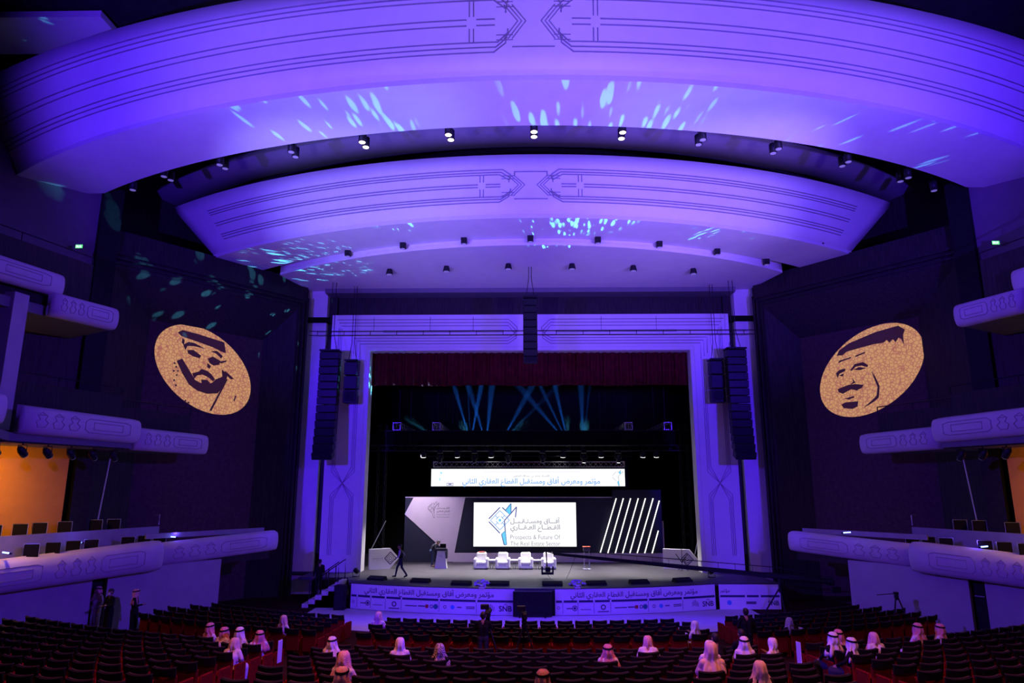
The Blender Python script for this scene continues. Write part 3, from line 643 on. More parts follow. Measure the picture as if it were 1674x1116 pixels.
    for i, (x, y, Y) in enumerate(strips):
        p = atY(x, y, Y); root = thing('led_strip', 'glowing blue LED light bar on the %s terrace, %s from the stage' % (nm, ORD[len(strips)-1-i]), 'light bar', p, -TH*(-sd)*0.9)
        q = MB(); q.rbox((0, 0, -0.02), (0.62, 0.09, 0.07), 0.015); obj('housing', q, blackmetal, root, False, False)
        q = MB(); q.box((0, -0.05, 0.0), (0.56, 0.02, 0.05)); obj('diffuser', q, stripblue, root, False, False)
        l = bpy.data.lights.new('strip_glow', 'POINT'); l.energy = 10; l.color = (0.12, 0.06, 1.0); l.shadow_soft_size = 0.1
        o = bpy.data.objects.new('strip_glow', l); COL.objects.link(o); o.parent = root; o.location = (0, 0.15, 0.18)
# ================================================================== PROJECTED PORTRAITS (stencil pictures on the acoustic panels)
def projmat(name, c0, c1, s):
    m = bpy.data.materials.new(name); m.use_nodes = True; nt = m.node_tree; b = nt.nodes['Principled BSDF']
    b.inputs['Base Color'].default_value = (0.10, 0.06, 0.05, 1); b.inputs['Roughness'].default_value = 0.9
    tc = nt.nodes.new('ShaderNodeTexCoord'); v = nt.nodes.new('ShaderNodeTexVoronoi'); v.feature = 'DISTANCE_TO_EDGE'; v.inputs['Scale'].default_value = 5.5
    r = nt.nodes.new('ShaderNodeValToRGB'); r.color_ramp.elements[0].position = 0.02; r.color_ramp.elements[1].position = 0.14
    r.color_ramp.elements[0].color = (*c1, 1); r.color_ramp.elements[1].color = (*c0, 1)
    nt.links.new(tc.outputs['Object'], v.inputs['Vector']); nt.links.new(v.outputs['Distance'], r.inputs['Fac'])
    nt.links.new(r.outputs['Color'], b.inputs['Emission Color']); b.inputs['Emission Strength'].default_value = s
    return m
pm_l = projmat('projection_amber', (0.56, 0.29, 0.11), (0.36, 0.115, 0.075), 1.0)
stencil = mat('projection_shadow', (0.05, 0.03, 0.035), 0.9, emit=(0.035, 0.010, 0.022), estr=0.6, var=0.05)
POR = {-1: dict(c=(331, 604), L=((78.5, 0), (30.0, 67.3)), k=2.99, o=(0, 372), shapes=dict(
         headband=[(868, 512), (890, 500), (960, 518), (1030, 540), (1095, 560), (1103, 612), (1085, 608), (1040, 585), (960, 556), (885, 530)],
         scarf_edge=[(890, 540), (902, 548), (898, 575), (888, 562)],
         brow=[(895, 572), (920, 558), (950, 564), (1002, 592), (950, 580), (915, 578), (905, 600)],
         eye=[(914, 598), (945, 598), (982, 626), (976, 638), (945, 630), (918, 615)],
         brow_=[(1028, 604), (1060, 602), (1088, 628), (1080, 640), (1055, 615)],
         eye_=[(1014, 640), (1040, 630), (1078, 652), (1070, 670), (1042, 674), (1022, 660)],
         wrinkle=[(1070, 655), (1105, 648), (1106, 655), (1080, 664)],
         beard=[(862, 650), (890, 640), (918, 686), (936, 716), (952, 744), (978, 758), (1005, 766), (1036, 758), (1052, 742), (1086, 728), (1082, 694), (1112, 712), (1106, 745), (1092, 775), (1062, 810), (1012, 812), (962, 796), (922, 766), (890, 712)],
         moustache=[(938, 712), (972, 702), (984, 690), (1012, 700), (1032, 716), (1050, 742), (1040, 750), (1014, 730), (990, 718), (962, 722), (948, 738)],
         goatee=[(982, 742), (1012, 744), (1026, 758), (1008, 772), (984, 760)],
         collar=[(1104, 740), (1112, 742), (1032, 896), (1022, 894)],
         collar_=[(1100, 700), (1142, 738), (1128, 742), (1100, 716)],
         fold=[(1148, 820), (1154, 822), (1146, 848), (1140, 846)],
         nose=[(1012, 660), (1030, 676), (1024, 690), (1012, 682)])),
       1: dict(c=(1426, 604.5), L=((85.2, 0), (-31.8, 70.0)), k=2.99, o=(1114, 372), shapes=dict(
         headband=[(760, 626), (772, 600), (820, 565), (950, 510), (1060, 479), (1093, 498), (1084, 525), (1090, 576), (1076, 545), (1062, 538), (1048, 560), (1034, 545), (1018, 562), (1004, 548), (990, 562), (940, 570), (880, 586), (810, 606), (788, 624)],
         wrinkle=[(768, 664), (772, 650), (830, 632), (830, 638), (782, 655)],
         wrinkle_=[(850, 626), (900, 606), (898, 614), (852, 632)],
         brow=[(756, 712), (772, 696), (802, 688), (802, 700), (774, 714), (764, 736)],
         eye=[(772, 722), (796, 712), (790, 728)],
         brow_=[(826, 696), (848, 666), (890, 657), (914, 672), (910, 682), (880, 674), (852, 680), (834, 700)],
         eye_=[(842, 694), (870, 681), (904, 686), (872, 697)],
         nose=[(836, 734), (852, 758), (824, 768), (840, 754)],
         moustache=[(764, 790), (786, 780), (820, 768), (850, 764), (892, 768), (884, 782), (858, 796), (830, 790), (790, 812), (770, 804)],
         lip=[(795, 836), (846, 822), (846, 830), (820, 840)],
         goatee=[(783, 866), (800, 854), (866, 848), (862, 874), (836, 886), (795, 882)],
         jaw=[(928, 698), (950, 730), (970, 775), (966, 830), (940, 852), (886, 884), (930, 846), (954, 822), (960, 780), (944, 740)]))}
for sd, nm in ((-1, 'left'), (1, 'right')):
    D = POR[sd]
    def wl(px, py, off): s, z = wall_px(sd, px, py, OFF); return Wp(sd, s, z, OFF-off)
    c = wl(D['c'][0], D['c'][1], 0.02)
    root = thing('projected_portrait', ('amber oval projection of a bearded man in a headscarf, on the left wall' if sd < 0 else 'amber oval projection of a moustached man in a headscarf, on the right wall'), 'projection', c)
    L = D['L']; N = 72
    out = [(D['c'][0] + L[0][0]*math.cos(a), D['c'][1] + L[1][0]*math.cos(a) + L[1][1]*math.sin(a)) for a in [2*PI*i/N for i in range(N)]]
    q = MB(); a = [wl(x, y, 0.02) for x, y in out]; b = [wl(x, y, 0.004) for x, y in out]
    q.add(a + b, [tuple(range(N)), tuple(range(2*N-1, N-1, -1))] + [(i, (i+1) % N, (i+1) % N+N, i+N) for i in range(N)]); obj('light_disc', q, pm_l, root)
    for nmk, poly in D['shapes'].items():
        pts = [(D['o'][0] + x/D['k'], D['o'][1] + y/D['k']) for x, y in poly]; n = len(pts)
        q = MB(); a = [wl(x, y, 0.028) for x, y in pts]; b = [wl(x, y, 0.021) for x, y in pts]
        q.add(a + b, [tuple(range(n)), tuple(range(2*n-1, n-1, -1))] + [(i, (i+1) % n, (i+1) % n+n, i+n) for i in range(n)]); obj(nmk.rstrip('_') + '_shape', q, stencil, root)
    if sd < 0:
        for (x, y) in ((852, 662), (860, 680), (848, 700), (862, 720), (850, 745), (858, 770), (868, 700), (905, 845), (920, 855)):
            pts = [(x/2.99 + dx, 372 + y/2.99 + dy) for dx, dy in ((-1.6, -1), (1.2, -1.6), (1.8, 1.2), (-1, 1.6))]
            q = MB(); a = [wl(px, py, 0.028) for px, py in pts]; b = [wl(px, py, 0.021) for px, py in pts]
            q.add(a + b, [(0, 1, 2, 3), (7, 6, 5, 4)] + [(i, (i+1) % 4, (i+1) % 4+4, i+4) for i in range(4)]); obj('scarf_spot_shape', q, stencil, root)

# ================================================================== STALLS SEATS
ROWS = [28.6, 27.65, 26.7, 25.75, 24.8, 20.6, 19.65, 18.7, 17.75, 16.8, 15.85, 14.9, 13.95, 13.0]
seats = []      # (x, y, z, rz, row, block, index, projected size, visible)
for ri, yc in enumerate(ROWS):
    R = RC - yc
    for blk in ('centre', 'left', 'right'):
        if blk == 'centre': hw = 6.25 if ri > 0 else 5.95; n = int(2*hw/0.67); xs = [(-(n-1)/2 + i + (0.25 if ri % 2 else -0.25))*0.67 for i in range(n)]
        else:
            n = 13 if ri < 5 else (16 if ri < 12 else 14); s = -1 if blk == 'left' else 1; xs = [s*(7.85 + 0.67*i) for i in range(n)]
        for i, a in enumerate(xs):
            th = a/R if blk == 'centre' else math.asin(min(0.9, abs(xs[0])/R))*(1 if a > 0 else -1) + (a - xs[0])/R
            x = R*math.sin(th); y = RC - R*math.cos(th)
            if blk != 'centre':
                ax = abs(x); lim = (31.4 - y)*0.72 + 15.0      # stop short of the terrace wall
                if ax > lim or y > 34.2: continue
            z = floor_z(x, y); px, py, d = proj((x, y, z+0.8))
            if px < -60 or px > 1740 or py > 1150 or d < 3: continue
            seats.append([x, y, z, th, ri, blk, i, d])
def seat_meshes():
    out = {}
    q = MB()                                             # slightly dished back shell, higher in the middle of its rim
    g = [[(-0.27 + 0.54*j/6, -0.35 - 0.05*(1 - ((j-3)/3)**2) - 0.03*(k/3), 0.78 + 0.18*k/3 + (0.0 if k < 3 else -0.02*(1-((j-3)/3)**2))) for j in range(7)] for k in range(4)]
    q.sheet(g, -0.06); out['back_shell'] = (q, seatdark)
    q = MB(); top = [Vector((-0.27 + 0.54*j/6, -0.37 - 0.05*(1 - ((j-3)/3)**2), 0.955 - 0.02*(1-((j-3)/3)**2))) for j in range(7)]
    q.tube(top, 0.012, 4); out['rim'] = (q, seatedge)
    q = MB(); q.rbox((0, -0.32, 0.49), (0.54, 0.08, 0.60), 0.03); out['back_lower'] = (q, seatred)
    q = MB(); q.rbox((0, -0.02, 0.43), (0.50, 0.46, 0.13), 0.04); out['seat_cushion'] = (q, seatred)
    for s, nm in ((-1, 'armrest'), (1, 'armrest_')):
        q = MB(); q.rbox((s*0.29, -0.05, 0.33), (0.055, 0.46, 0.62), 0.02); out[nm] = (q, seatred)
    return out
SM = seat_meshes(); proto = {}
for k, (q, m) in SM.items():
    me = bpy.data.meshes.new(k.rstrip('_')); me.from_pydata(q.v, [], q.f); finish(me, m); proto[k] = me
vis = sorted(seats, key=lambda s: s[7])
inframe = [s for s in vis if -10 < proj((s[0], s[1], s[2]+0.9))[0] < 1684 and proj((s[0], s[1], s[2]+0.95))[1] < 1114]
near = inframe[:300]; nid = set(id(s) for s in near)
for s in near:
    x, y, z, th, ri, blk, i, d = s
    pos = '%s seat from the left' % ORD[i] if blk == 'centre' else '%s seat from the aisle' % ORD[i]
    root = thing('theatre_seat', 'dark-backed red theatre seat, %s row from the stage, %s, %s block' % (ORD[ri], pos, blk), 'theatre seat', (x, y, z), th, 'red theatre seats in the stalls')
    sh = None
    for k, me in proto.items():
        o = bpy.data.objects.new(k.rstrip('_'), me); COL.objects.link(o); o.parent = sh if k == 'rim' else root
        if k == 'back_shell': sh = o
rest = {'back_shell': (MB(), seatdark), 'rim': (MB(), seatedge), 'red': (MB(), seatred)}
for s in seats:
    if id(s) in nid: continue
    x, y, z, th, *_ = s; M = Matrix.Translation((x, y, z)) @ Matrix.Rotation(th, 4, 'Z')
    for k, (q, m) in SM.items():
        t = rest[k if k in rest else 'red'][0]; t.add([M @ Vector(v) for v in q.v], q.f)
root = thing('distant_theatre_seats', 'remaining red theatre seats with dark backs in the far stalls', 'theatre seats', (0, 28, 0)); root['kind'] = 'stuff'
for k, (q, m) in rest.items():
    o = obj({'back_shell': 'seat_backs', 'rim': 'seat_rims', 'red': 'seat_cushions'}[k], q, m, root); o['kind'] = 'stuff'

# ================================================================== STAGE FRONT BANNER
def fas(x, z, off=0.012):       # point on the curved stage front, x along the chord
    y = APC - math.sqrt(APR**2 - x*x); n = Vector((x, y-APC, 0)).normalized(); p = Vector((x, y, z)) + n*off; return p
TITLE = arabic('مؤتمر ومعرض أفاق ومستقبل القطاع العقاري الثاني')
def banner(x0, x1, lab, flip=False):
    c = fas((x0+x1)/2, 0.02); root = thing('stage_front_banner', lab, 'banner', c)
    q = MB(); g = [[fas(x0 + (x1-x0)*i/24, z, 0.03) for i in range(25)] for z in (0.02, 1.21)]; q.sheet(g, 0.025); sheet = obj('printed_sheet', q, white, root)
    W = x1-x0
    lettering(TITLE, lambda x, y: fas(x, y, 0.034), x0 + 0.09*W, x0 + 0.88*W, 0.84, sheet, printblue, bold=0.012)
    cells = [0.0, 0.045, 0.135, 0.23, 0.33, 0.56, 0.78, 1.0]
    for a, b in zip(cells, cells[1:]):
        q = MB(); xa, xb = x0 + W*a + 0.04, x0 + W*b - 0.04
        n = max(2, int((xb-xa)/0.3)+1); q.sheet([[fas(xa + (xb-xa)*i/n, z, 0.038) for i in range(n+1)] for z in (0.60, 0.70)], 0.006); obj('header_bar', q, printblue, sheet)
        q = MB(); q.sheet([[fas(x, z, 0.036) for x in (xa-0.055, xa-0.035)] for z in (0.10, 0.60)], 0.004); obj('divider', q, printgrey, sheet)
    def disc(x, z, r, m, nm='logo', n=14, inner=0.0):
        q = MB(); o = [fas(x + r*math.cos(2*PI*k/n), z + r*math.sin(2*PI*k/n), 0.037) for k in range(n)]
        if inner:
            i2 = [fas(x + inner*math.cos(2*PI*k/n), z + inner*math.sin(2*PI*k/n), 0.037) for k in range(n)]; q.add(o + i2, [(k, (k+1) % n, (k+1) % n+n, k+n) for k in range(n)])
        else: q.add(o, [tuple(range(n))])
        obj(nm, q, m, sheet)
    def bar(x, z, w_, h, m, nm='logo'):
        q = MB(); q.add([fas(x-w_/2, z-h/2, 0.037), fas(x+w_/2, z-h/2, 0.037), fas(x+w_/2, z+h/2, 0.037), fas(x-w_/2, z+h/2, 0.037)], [(0, 1, 2, 3)]); obj(nm, q, m, sheet)
    for u, z, r, m, inn in ((0.115, 0.34, 0.13, printgrey, 0.09), (0.115, 0.34, 0.06, printblue, 0), (0.285, 0.37, 0.13, printgrey, 0.07), (0.54, 0.34, 0.12, printgreen, 0), (0.515, 0.34, 0.09, printgrey, 0.05), (0.64, 0.34, 0.10, printcyan, 0), (0.595, 0.34, 0.08, printgrey, 0.05), (0.02, 0.36, 0.07, printgrey, 0.05)):
        disc(x0 + W*u, z, r, m, inner=inn)
    for u, z, a, b, m in ((0.085, 0.33, 0.3, 0.05, printgrey), (0.18, 0.28, 0.5, 0.03, printgrey), (0.285, 0.17, 0.55, 0.05, printgrey), (0.39, 0.33, 0.6, 0.05, printgrey), (0.455, 0.34, 0.35, 0.06, printgrey), (0.487, 0.34, 0.16, 0.16, printred),
                          (0.68, 0.34, 0.22, 0.05, printgrey), (0.745, 0.37, 0.42, 0.04, printgrey), (0.745, 0.30, 0.42, 0.04, printgrey)): bar(x0 + W*u, z, a, b, m)
    for k in range(5): bar(x0 + W*(0.845 + 0.009*k), 0.34 + 0.05*math.sin(k), 0.03, 0.30 - 0.05*abs(k-2), printgrey)
    lettering('SNB', lambda x, y: fas(x, y, 0.037), x0 + W*0.91, x0 + W*0.985, 0.20, sheet, printblue, name='sponsor_lettering', bold=0.02)
    q = MB(); cx = x0 + W*0.948; q.add([fas(cx + a, 0.47 + b, 0.037) for a, b in ((-0.09, 0), (0, 0.08), (0.09, 0), (0.06, 0), (0, 0.05), (-0.06, 0))], [(0, 1, 4, 5), (1, 2, 3, 4)]); obj('logo', q, printblue, sheet)
banner(-9.2, -0.85, 'violet-lit white sponsor banner on the stage front, left of the black monitor')
banner(1.1, 9.25, 'violet-lit white sponsor banner on the stage front, right of the black monitor')
# angled end banner on the right
root = thing('stage_side_banner', 'short sponsor banner angled at the right end of the stage front', 'banner', (10.9, 36.8, 0))
e0, e1 = Vector((9.45, 36.55, 0)), Vector((12.55, 36.6, 0)); ed = (e1-e0).normalized(); en = Vector((ed.y, -ed.x, 0))
def eb(x, z, off=0.0): return e0 + ed*x + en*(0.02+off) + Vector((0, 0, z))
q = MB(); q.sheet([[eb(0, z), eb(3.1, z)] for z in (0.02, 1.21)], 0.03); obj('printed_sheet', q, white, root)
for a, b in ((0.05, 1.3), (1.4, 2.0), (2.1, 3.05)):
    q = MB(); q.sheet([[eb(a, z, 0.006), eb(b, z, 0.006)] for z in (0.60, 0.70)], 0.004); obj('header_bar', q, printblue, root)
q = MB(); q.add([eb(0.5 + 0.12*math.cos(2*PI*k/14), 0.34 + 0.12*math.sin(2*PI*k/14), 0.006) for k in range(14)], [tuple(range(14))]); obj('logo', q, printcyan, root)
q = MB(); q.add([eb(a, b, 0.006) for a, b in ((1.35, 0.27), (1.85, 0.27), (1.85, 0.40), (1.35, 0.40))], [(0, 1, 2, 3)]); obj('logo', q, printgrey, root)
lettering(arabic('مؤتمر'), lambda x, y: eb(x, y, 0.006), 0.05, 0.55, 0.84, root, printblue, bold=0.012)
lettering('SNB', lambda x, y: eb(x, y, 0.006), 2.45, 3.0, 0.22, root, printblue, name='sponsor_lettering', bold=0.02)
# black preview monitor standing in front
m0 = atY(870.5, 1003, 34.2); root = thing('preview_monitor', 'large black preview monitor standing at the stage front centre', 'monitor', (m0.x, 34.25, 0), 0)
q = MB(); q.rbox((0, 0, 0.62), (1.85, 0.10, 1.14), 0.02); obj('casing', q, blackmetal, root, False, False)
q = MB(); q.box((0, -0.052, 0.64), (1.76, 0.01, 1.02)); obj('screen', q, black, root, False, False)
for s in (-1, 1):
    q = MB(); q.rbox((s*0.6, 0, 0.03), (0.1, 0.4, 0.06), 0.01); obj('foot', q, blackmetal, root, False, False)

# stage stairs on the left
root = thing('stage_stairs', 'white stage stairs with black handrails at the left of the stage', 'stairs', (-10.5, 37.3, 0))
n = 6
for k in range(n):
    z = STZ*(k+1)/(n+0.0) - 0.01; x1 = -9.85; x0 = -11.75 + k*0.33
    q = MB(); q.rbox(((x0+x1)/2, 37.45, z/2), (x1-x0, 1.5, z), 0.012); obj('step', q, palefloor, root)
for yy in (36.75, 38.1):
    q = MB(); q.tube([(-11.4, yy, 0.35), (-11.4, yy, 1.25), (-9.95, yy, 2.25), (-9.95, yy, 1.2)], 0.03); obj('handrail', q, blackmetal, root)
    for x, zb, zt in ((-10.95, 0.6, 1.56), (-10.45, 0.95, 1.9)):
        q = MB(); q.tube([(x, yy, zb), (x, yy, zt)], 0.025); obj('baluster', q, blackmetal, root)
# black speaker cabinet with cloth beside the stairs
root = thing('subwoofer', 'black subwoofer cabinet beside the white stage stairs', 'speaker', (-9.65, 36.2, 0))
q = MB(); q.rbox((0, 0, 0.6), (0.55, 0.5, 1.2), 0.03); obj('cabinet', q, black, root, False, False)
q = MB(); q.rbox((0, -0.255, 0.62), (0.47, 0.02, 1.06), 0.01); obj('grille', q, blackmetal, root, False, False)

# ================================================================== STAGE SET
LOGO_D = 0.62
def logo(place, parent, s, dark, cy, dot, fill):
    """diamond-and-arrow emblem; unit box about 1 wide, 1.45 high; place(x, y)"""
    def ln(pts, wd, m, nm='emblem_line'):
        q = MB()
        for (a, b), (c, d) in zip(pts, pts[1:]):
            v = Vector((c-a, d-b)); L = v.length; nx, ny = -v.y/L*wd/2, v.x/L*wd/2
            q.add([place(x*s, y*s) for x, y in ((a+nx, b+ny), (a-nx, b-ny), (c-nx, d-ny), (c+nx, d+ny))], [(0, 1, 2, 3)])
        obj(nm, q, m, parent)
    def pl(pts, m, nm='emblem_fill'): q = MB(); q.add([place(x*s, y*s) for x, y in pts], [tuple(range(len(pts)))]); obj(nm, q, m, parent)
    # outer strokes
    ln([(0.02, 0.90), (0.42, 1.30)], 0.035, dark); ln([(0.02, 0.80), (0.42, 0.40)], 0.035, dark)
    ln([(0.50, 1.30), (0.78, 1.05), (1.02, 1.32), (0.98, 0.95)], 0.035, dark)
    ln([(0.78, 1.05), (0.58, 0.84), (0.66, 0.0)], 0.035, dark)
    pl([(0.62, 1.20), (0.82, 1.44), (0.82, 1.10), (0.76, 1.04)], fill); pl([(0.48, 0.36), (0.62, 0.48), (0.66, 0.0), (0.58, 0.02)], fill)
    ln([(0.62, 1.20), (0.82, 1.44), (0.82, 1.10)], 0.03, dark); ln([(0.62, 0.48), (0.48, 0.36), (0.57, 0.0), (0.66, 0.0)], 0.03, dark)
    # inner maze diamond
    C = (0.42, 0.85)
    def rot(x, y): k = 0.7071; return (C[0] + (x-y)*k, C[1] + (x+y)*k)
    for a, b in (((-0.24, -0.24), (0.24, -0.24)), ((0.24, -0.24), (0.24, 0.24)), ((0.24, 0.24), (-0.24, 0.24)), ((-0.24, 0.24), (-0.24, -0.24)), ((0, 0.24), (0, 0.12)), ((0, -0.24), (0, -0.12)), ((0.24, 0), (0.12, 0)), ((-0.24, 0), (-0.12, 0)),
                 ((-0.08, 0.12), (0.08, 0.12)), ((-0.08, -0.12), (0.08, -0.12)), ((0.12, -0.08), (0.12, 0.08)), ((-0.12, -0.08), (-0.12, 0.08))): ln([rot(*a), rot(*b)], 0.022, cy)
    pl([(C[0] + 0.05*math.cos(2*PI*k/12), C[1] + 0.05*math.sin(2*PI*k/12)) for k in range(12)], dot, 'emblem_dot')
BY = 46.5
bd = thing('stage_backdrop', 'navy stage backdrop wall with white arrow panel and slanted light tubes', 'backdrop', (0.2, BY, STZ))
q = MB(); q.rbox((-1.3, BY, 3.32), (13.9, 0.16, 4.14), 0.01); obj('main_panel', q, navy, bd)
q = MB(); q.rbox((7.05, BY-0.15, 3.55), (3.2, 0.2, 4.6), 0.01); obj('side_panel', q, navy, bd)
q = MB(); q.rbox((8.72, BY-0.05, 2.6), (0.1, 0.16, 2.5), 0.01); obj('edge_strip', q, lilac, bd)
q = MB(); q.rbox((-1.3, BY-0.06, 5.36), (13.9, 0.12, 0.05), 0.01); obj('top_rail', q, lilac, bd)
poly = [(-7.70, 5.34), (-8.26, 4.27), (-5.72, 2.1), (-5.72, 1.27), (8.55, 1.27), (8.55, 1.86), (-4.92, 1.86), (-4.27, 5.34)]
q = MB(); q.prism(poly[:4] + [(-5.0, 1.27), (-4.92, 1.86), (-4.27, 5.34)], (0, BY-0.085, 0), (1, 0, 0), (0, 0, 1), 0.05); arp = obj('arrow_panel', q, lilac, bd)
q = MB(); q.prism([(-5.0, 1.27), (8.6, 1.27), (8.6, 1.84), (-4.93, 1.84)], (0, BY-0.28, 0), (1, 0, 0), (0, 0, 1), 0.05); obj('base_strip', q, lilac, bd)
pa = lambda x, y: Vector((-6.75 + x, BY-0.142, 4.05 + y))
logo(pa, arp, 0.72, printblue, printgrey, printblue, lilac)
lettering(arabic('أفاق ومستقبل'), lambda x, y: Vector((x, BY-0.142, y)), -6.15, -5.28, 4.62, arp, printgrey, bold=0.014)
lettering(arabic('القطاع العقاري'), lambda x, y: Vector((x, BY-0.142, y)), -6.15, -5.28, 4.42, arp, printgrey, bold=0.014)
lettering('Prospects & Future Of', lambda x, y: Vector((x, BY-0.142, y)), -6.15, -5.28, 4.22, arp, printgrey)
lettering('The Real Estate Sector', lambda x, y: Vector((x, BY-0.142, y)), -6.15, -5.28, 4.06, arp, printgrey)
bars = [(1007.4, 814.2, 980.6, 905.5), (1019, 814.2, 993.2, 905.5), (1030.9, 814.2, 1005.4, 905.5), (1043.4, 814.2, 1017.4, 905.5), (1055.1, 814.2, 1029.2, 905.5), (1067.7, 814.2, 1041.2, 905.5), (1077.8, 818, 1053.5, 905.5), (1076.2, 867, 1065.7, 905.5)]
for a, b, c, d in bars:
    p0, p1 = atY(a, b, BY-0.27), atY(c, d, BY-0.27); q = MB(); q.tube([p0, p1], 0.035, 8); obj('light_tube', q, ledbar, bd)
# LED wall screen
sx0, sx1, sz0, sz1 = -3.68, 3.04, 2.24, 5.03
root = thing('led_screen', 'large bright white LED screen showing the conference emblem and title', 'screen', ((sx0+sx1)/2, BY-0.17, sz0))
q = MB(); q.rbox(((sx0+sx1)/2, BY-0.17, (sz0+sz1)/2), (sx1-sx0+0.06, 0.14, sz1-sz0+0.06), 0.01); obj('casing', q, blackmetal, root)
q = MB(); q.box(((sx0+sx1)/2, BY-0.246, (sz0+sz1)/2), (sx1-sx0, 0.012, sz1-sz0)); dsp = obj('display', q, screenwhite, root)
ps = lambda x, y: Vector((x, BY-0.2545, y))
logo(lambda x, y: ps(-2.72 + x, 2.35 + y), dsp, 1.82, leddark, ledblue, ledcyan, ledcyan)
X0, X1 = -1.27, 1.98
for t, z, mm in ((arabic('آفـــاق ومسـتـقـبــل'), 3.72, ledgrey), (arabic('القـطــاع العـقــاري'), 3.32, ledgrey)): lettering(t, ps, X0, X1, z, dsp, mm, height=0.42, bold=0.014)
lettering('Prospects & Future Of', ps, X0, X1, 2.70, dsp, ledgrey, height=0.40); lettering('The Real Estate Sector', ps, X0, X1, 2.29, dsp, ledgrey, height=0.40)
# hanging LED title screen
hx0, hx1, hz0, hz1, HY = -6.52, 6.30, 6.08, 7.20, 46.2
root = thing('hanging_led_screen', 'long white LED title screen hanging from the truss above the backdrop', 'screen', (0, HY, hz0))
q = MB(); q.rbox(((hx0+hx1)/2, HY, (hz0+hz1)/2), (hx1-hx0+0.05, 0.14, hz1-hz0+0.05), 0.01); obj('casing', q, blackmetal, root)
q = MB(); q.box(((hx0+hx1)/2, HY-0.077, (hz0+hz1)/2), (hx1-hx0, 0.012, hz1-hz0)); dsp = obj('display', q, screenwhite, root)
for x in (-5, -2, 1.5, 5): q = MB(); q.tube([(x, HY+0.05, 7.2), (x, HY+0.05, 7.36)], 0.03, 5); obj('hanger', q, blackmetal, root)
ph = lambda x, y: Vector((x, HY-0.086, y))
lettering(TITLE, ph, -4.45, 4.65, 6.25, dsp, ledblue, height=0.48, bold=0.012)
lettering(arabic('الأستاذ ماجد بن عبدالله الحقيل'), ph, -1.1, 1.3, 6.70, dsp, ledgrey, height=0.16, bold=0.014)
logo(lambda x, y: ph(5.45 + x, 6.10 + y), dsp, 0.72, ledgrey, ledpale, ledpale, ledcyan)
logo(lambda x, y: ph(-6.2 + x*0.6, 6.42 + y*0.6), dsp, 0.72, ledcyan, ledpale, ledcyan, ledcyan)
for z in (6.98, 7.02):
    q = MB(); q.add([ph(-3.1, z), ph(3.4, z), ph(3.4, z+0.018), ph(-3.1, z+0.018)], [(0, 1, 2, 3)]); obj('fine_print', q, ledpale, dsp)
for (a, b, c, d) in ((-5.5, 6.11, 0.46, 0.03), (-5.5, 6.26, 0.46, 0.03), (-5.5, 6.11, 0.03, 0.18), (-5.07, 6.11, 0.03, 0.18), (-5.38, 6.17, 0.22, 0.07)):
    q = MB(); q.add([ph(a, b), ph(a+c, b), ph(a+c, b+d), ph(a, b+d)], [(0, 1, 2, 3)]); obj('frame_icon', q, leddark, dsp)

# ---- armchairs and side tables
def armchair(x, y, lab, cover=None):
    root = thing('armchair', lab, 'armchair', (x, y, STZ), 0.0, 'white armchairs on the stage')
    def P(nm, c, d, b, m=leather): q = MB(); q.rbox(c, d, b); return obj(nm, q, m, root, False, False)
    P('base', (0, 0, 0.16), (0.86, 0.78, 0.22), 0.03); P('seat_cushion', (0, -0.08, 0.36), (0.56, 0.66, 0.20), 0.06)
    P('backrest', (0, 0.30, 0.56), (0.62, 0.22, 0.74), 0.07)
    for s in (-1, 1):
        P('armrest', (s*0.36, -0.04, 0.36), (0.17, 0.78, 0.56), 0.06); 
        for yy in (-0.3, 0.3): q = MB(); q.lathe([(0.025, 0), (0.03, 0.06)], (s*0.36, yy, 0), 8); obj('foot', q, blackmetal, root, False, False)
    if cover: P('red_folder', (0.0, 0.30, 0.945), (0.4, 0.16, 0.03), 0.01, cover)
    return root
CHY = 42.75
for i, px in enumerate((787.5, 822.5, 859.5, 896.5)):
    a = atZ(px, 928, STZ); armchair(a.x, CHY, '%s white leather armchair from the left on the stage' % ORD[i] + (', behind the camera crane head' if i == 3 else ''), printred if i == 0 else None)
for i, px in enumerate((804.5, 841, 878)):
    a = atZ(px, 927, STZ); root = thing('side_table', '%s small white V-legged side table between the armchairs from the left' % ORD[i], 'side table', (a.x, CHY+0.05, STZ), 0, 'side tables between the armchairs')
    q = MB(); q.rbox((0, 0, 0.5), (0.44, 0.5, 0.03), 0.008); obj('table_top', q, white, root, False, False)
    for sx in (-1, 1):
        for sy in (-1, 1): q = MB(); q.tube([(sx*0.18, sy*0.2, 0.485), (sx*0.05, sy*0.06, 0.0)], 0.013, 5); obj('leg', q, alu, root, False, False)
# ---- lectern
lp = atZ(721, 928.5, STZ); root = thing('lectern', 'white tapered lectern with dark top on the left of the stage', 'lectern', (lp.x, lp.y, STZ))
q = MB(); rings = [[Vector((sx*w_/2, sy*d_/2, z)) for sx, sy in ((-1, -1), (1, -1), (1, 1), (-1, 1))] for w_, d_, z in ((0.72, 0.55, 0.0), (0.46, 0.42, 1.02))]
q.loft(rings); obj('body', q, white, root, False, False)
q = MB(); q.prism([(-0.40, 0.55), (0.36, 1.05), (0.36, 1.18), (-0.40, 1.12)], (0, 0, 0), (1, 0, 0), (0, 0, 1), 0.05); 
q = MB(); q.rbox((0, 0, 1.08), (0.70, 0.50, 0.12), 0.02, M=Matrix.Rotation(math.radians(-8), 3, 'X')); obj('top', q, navy, root, False, False)
for s in (-1, 1): q = MB(); q.rbox((s*0.33, 0.02, 0.82), (0.06, 0.44, 0.5), 0.01); obj('side_wing', q, navy, root, False, False)
q = MB(); q.rbox((0, -0.24, 0.72), (0.18, 0.012, 0.10), 0.003, M=Matrix.Rotation(math.radians(-7), 3, 'X')); obj('plate', q, lilac, root, False, False)
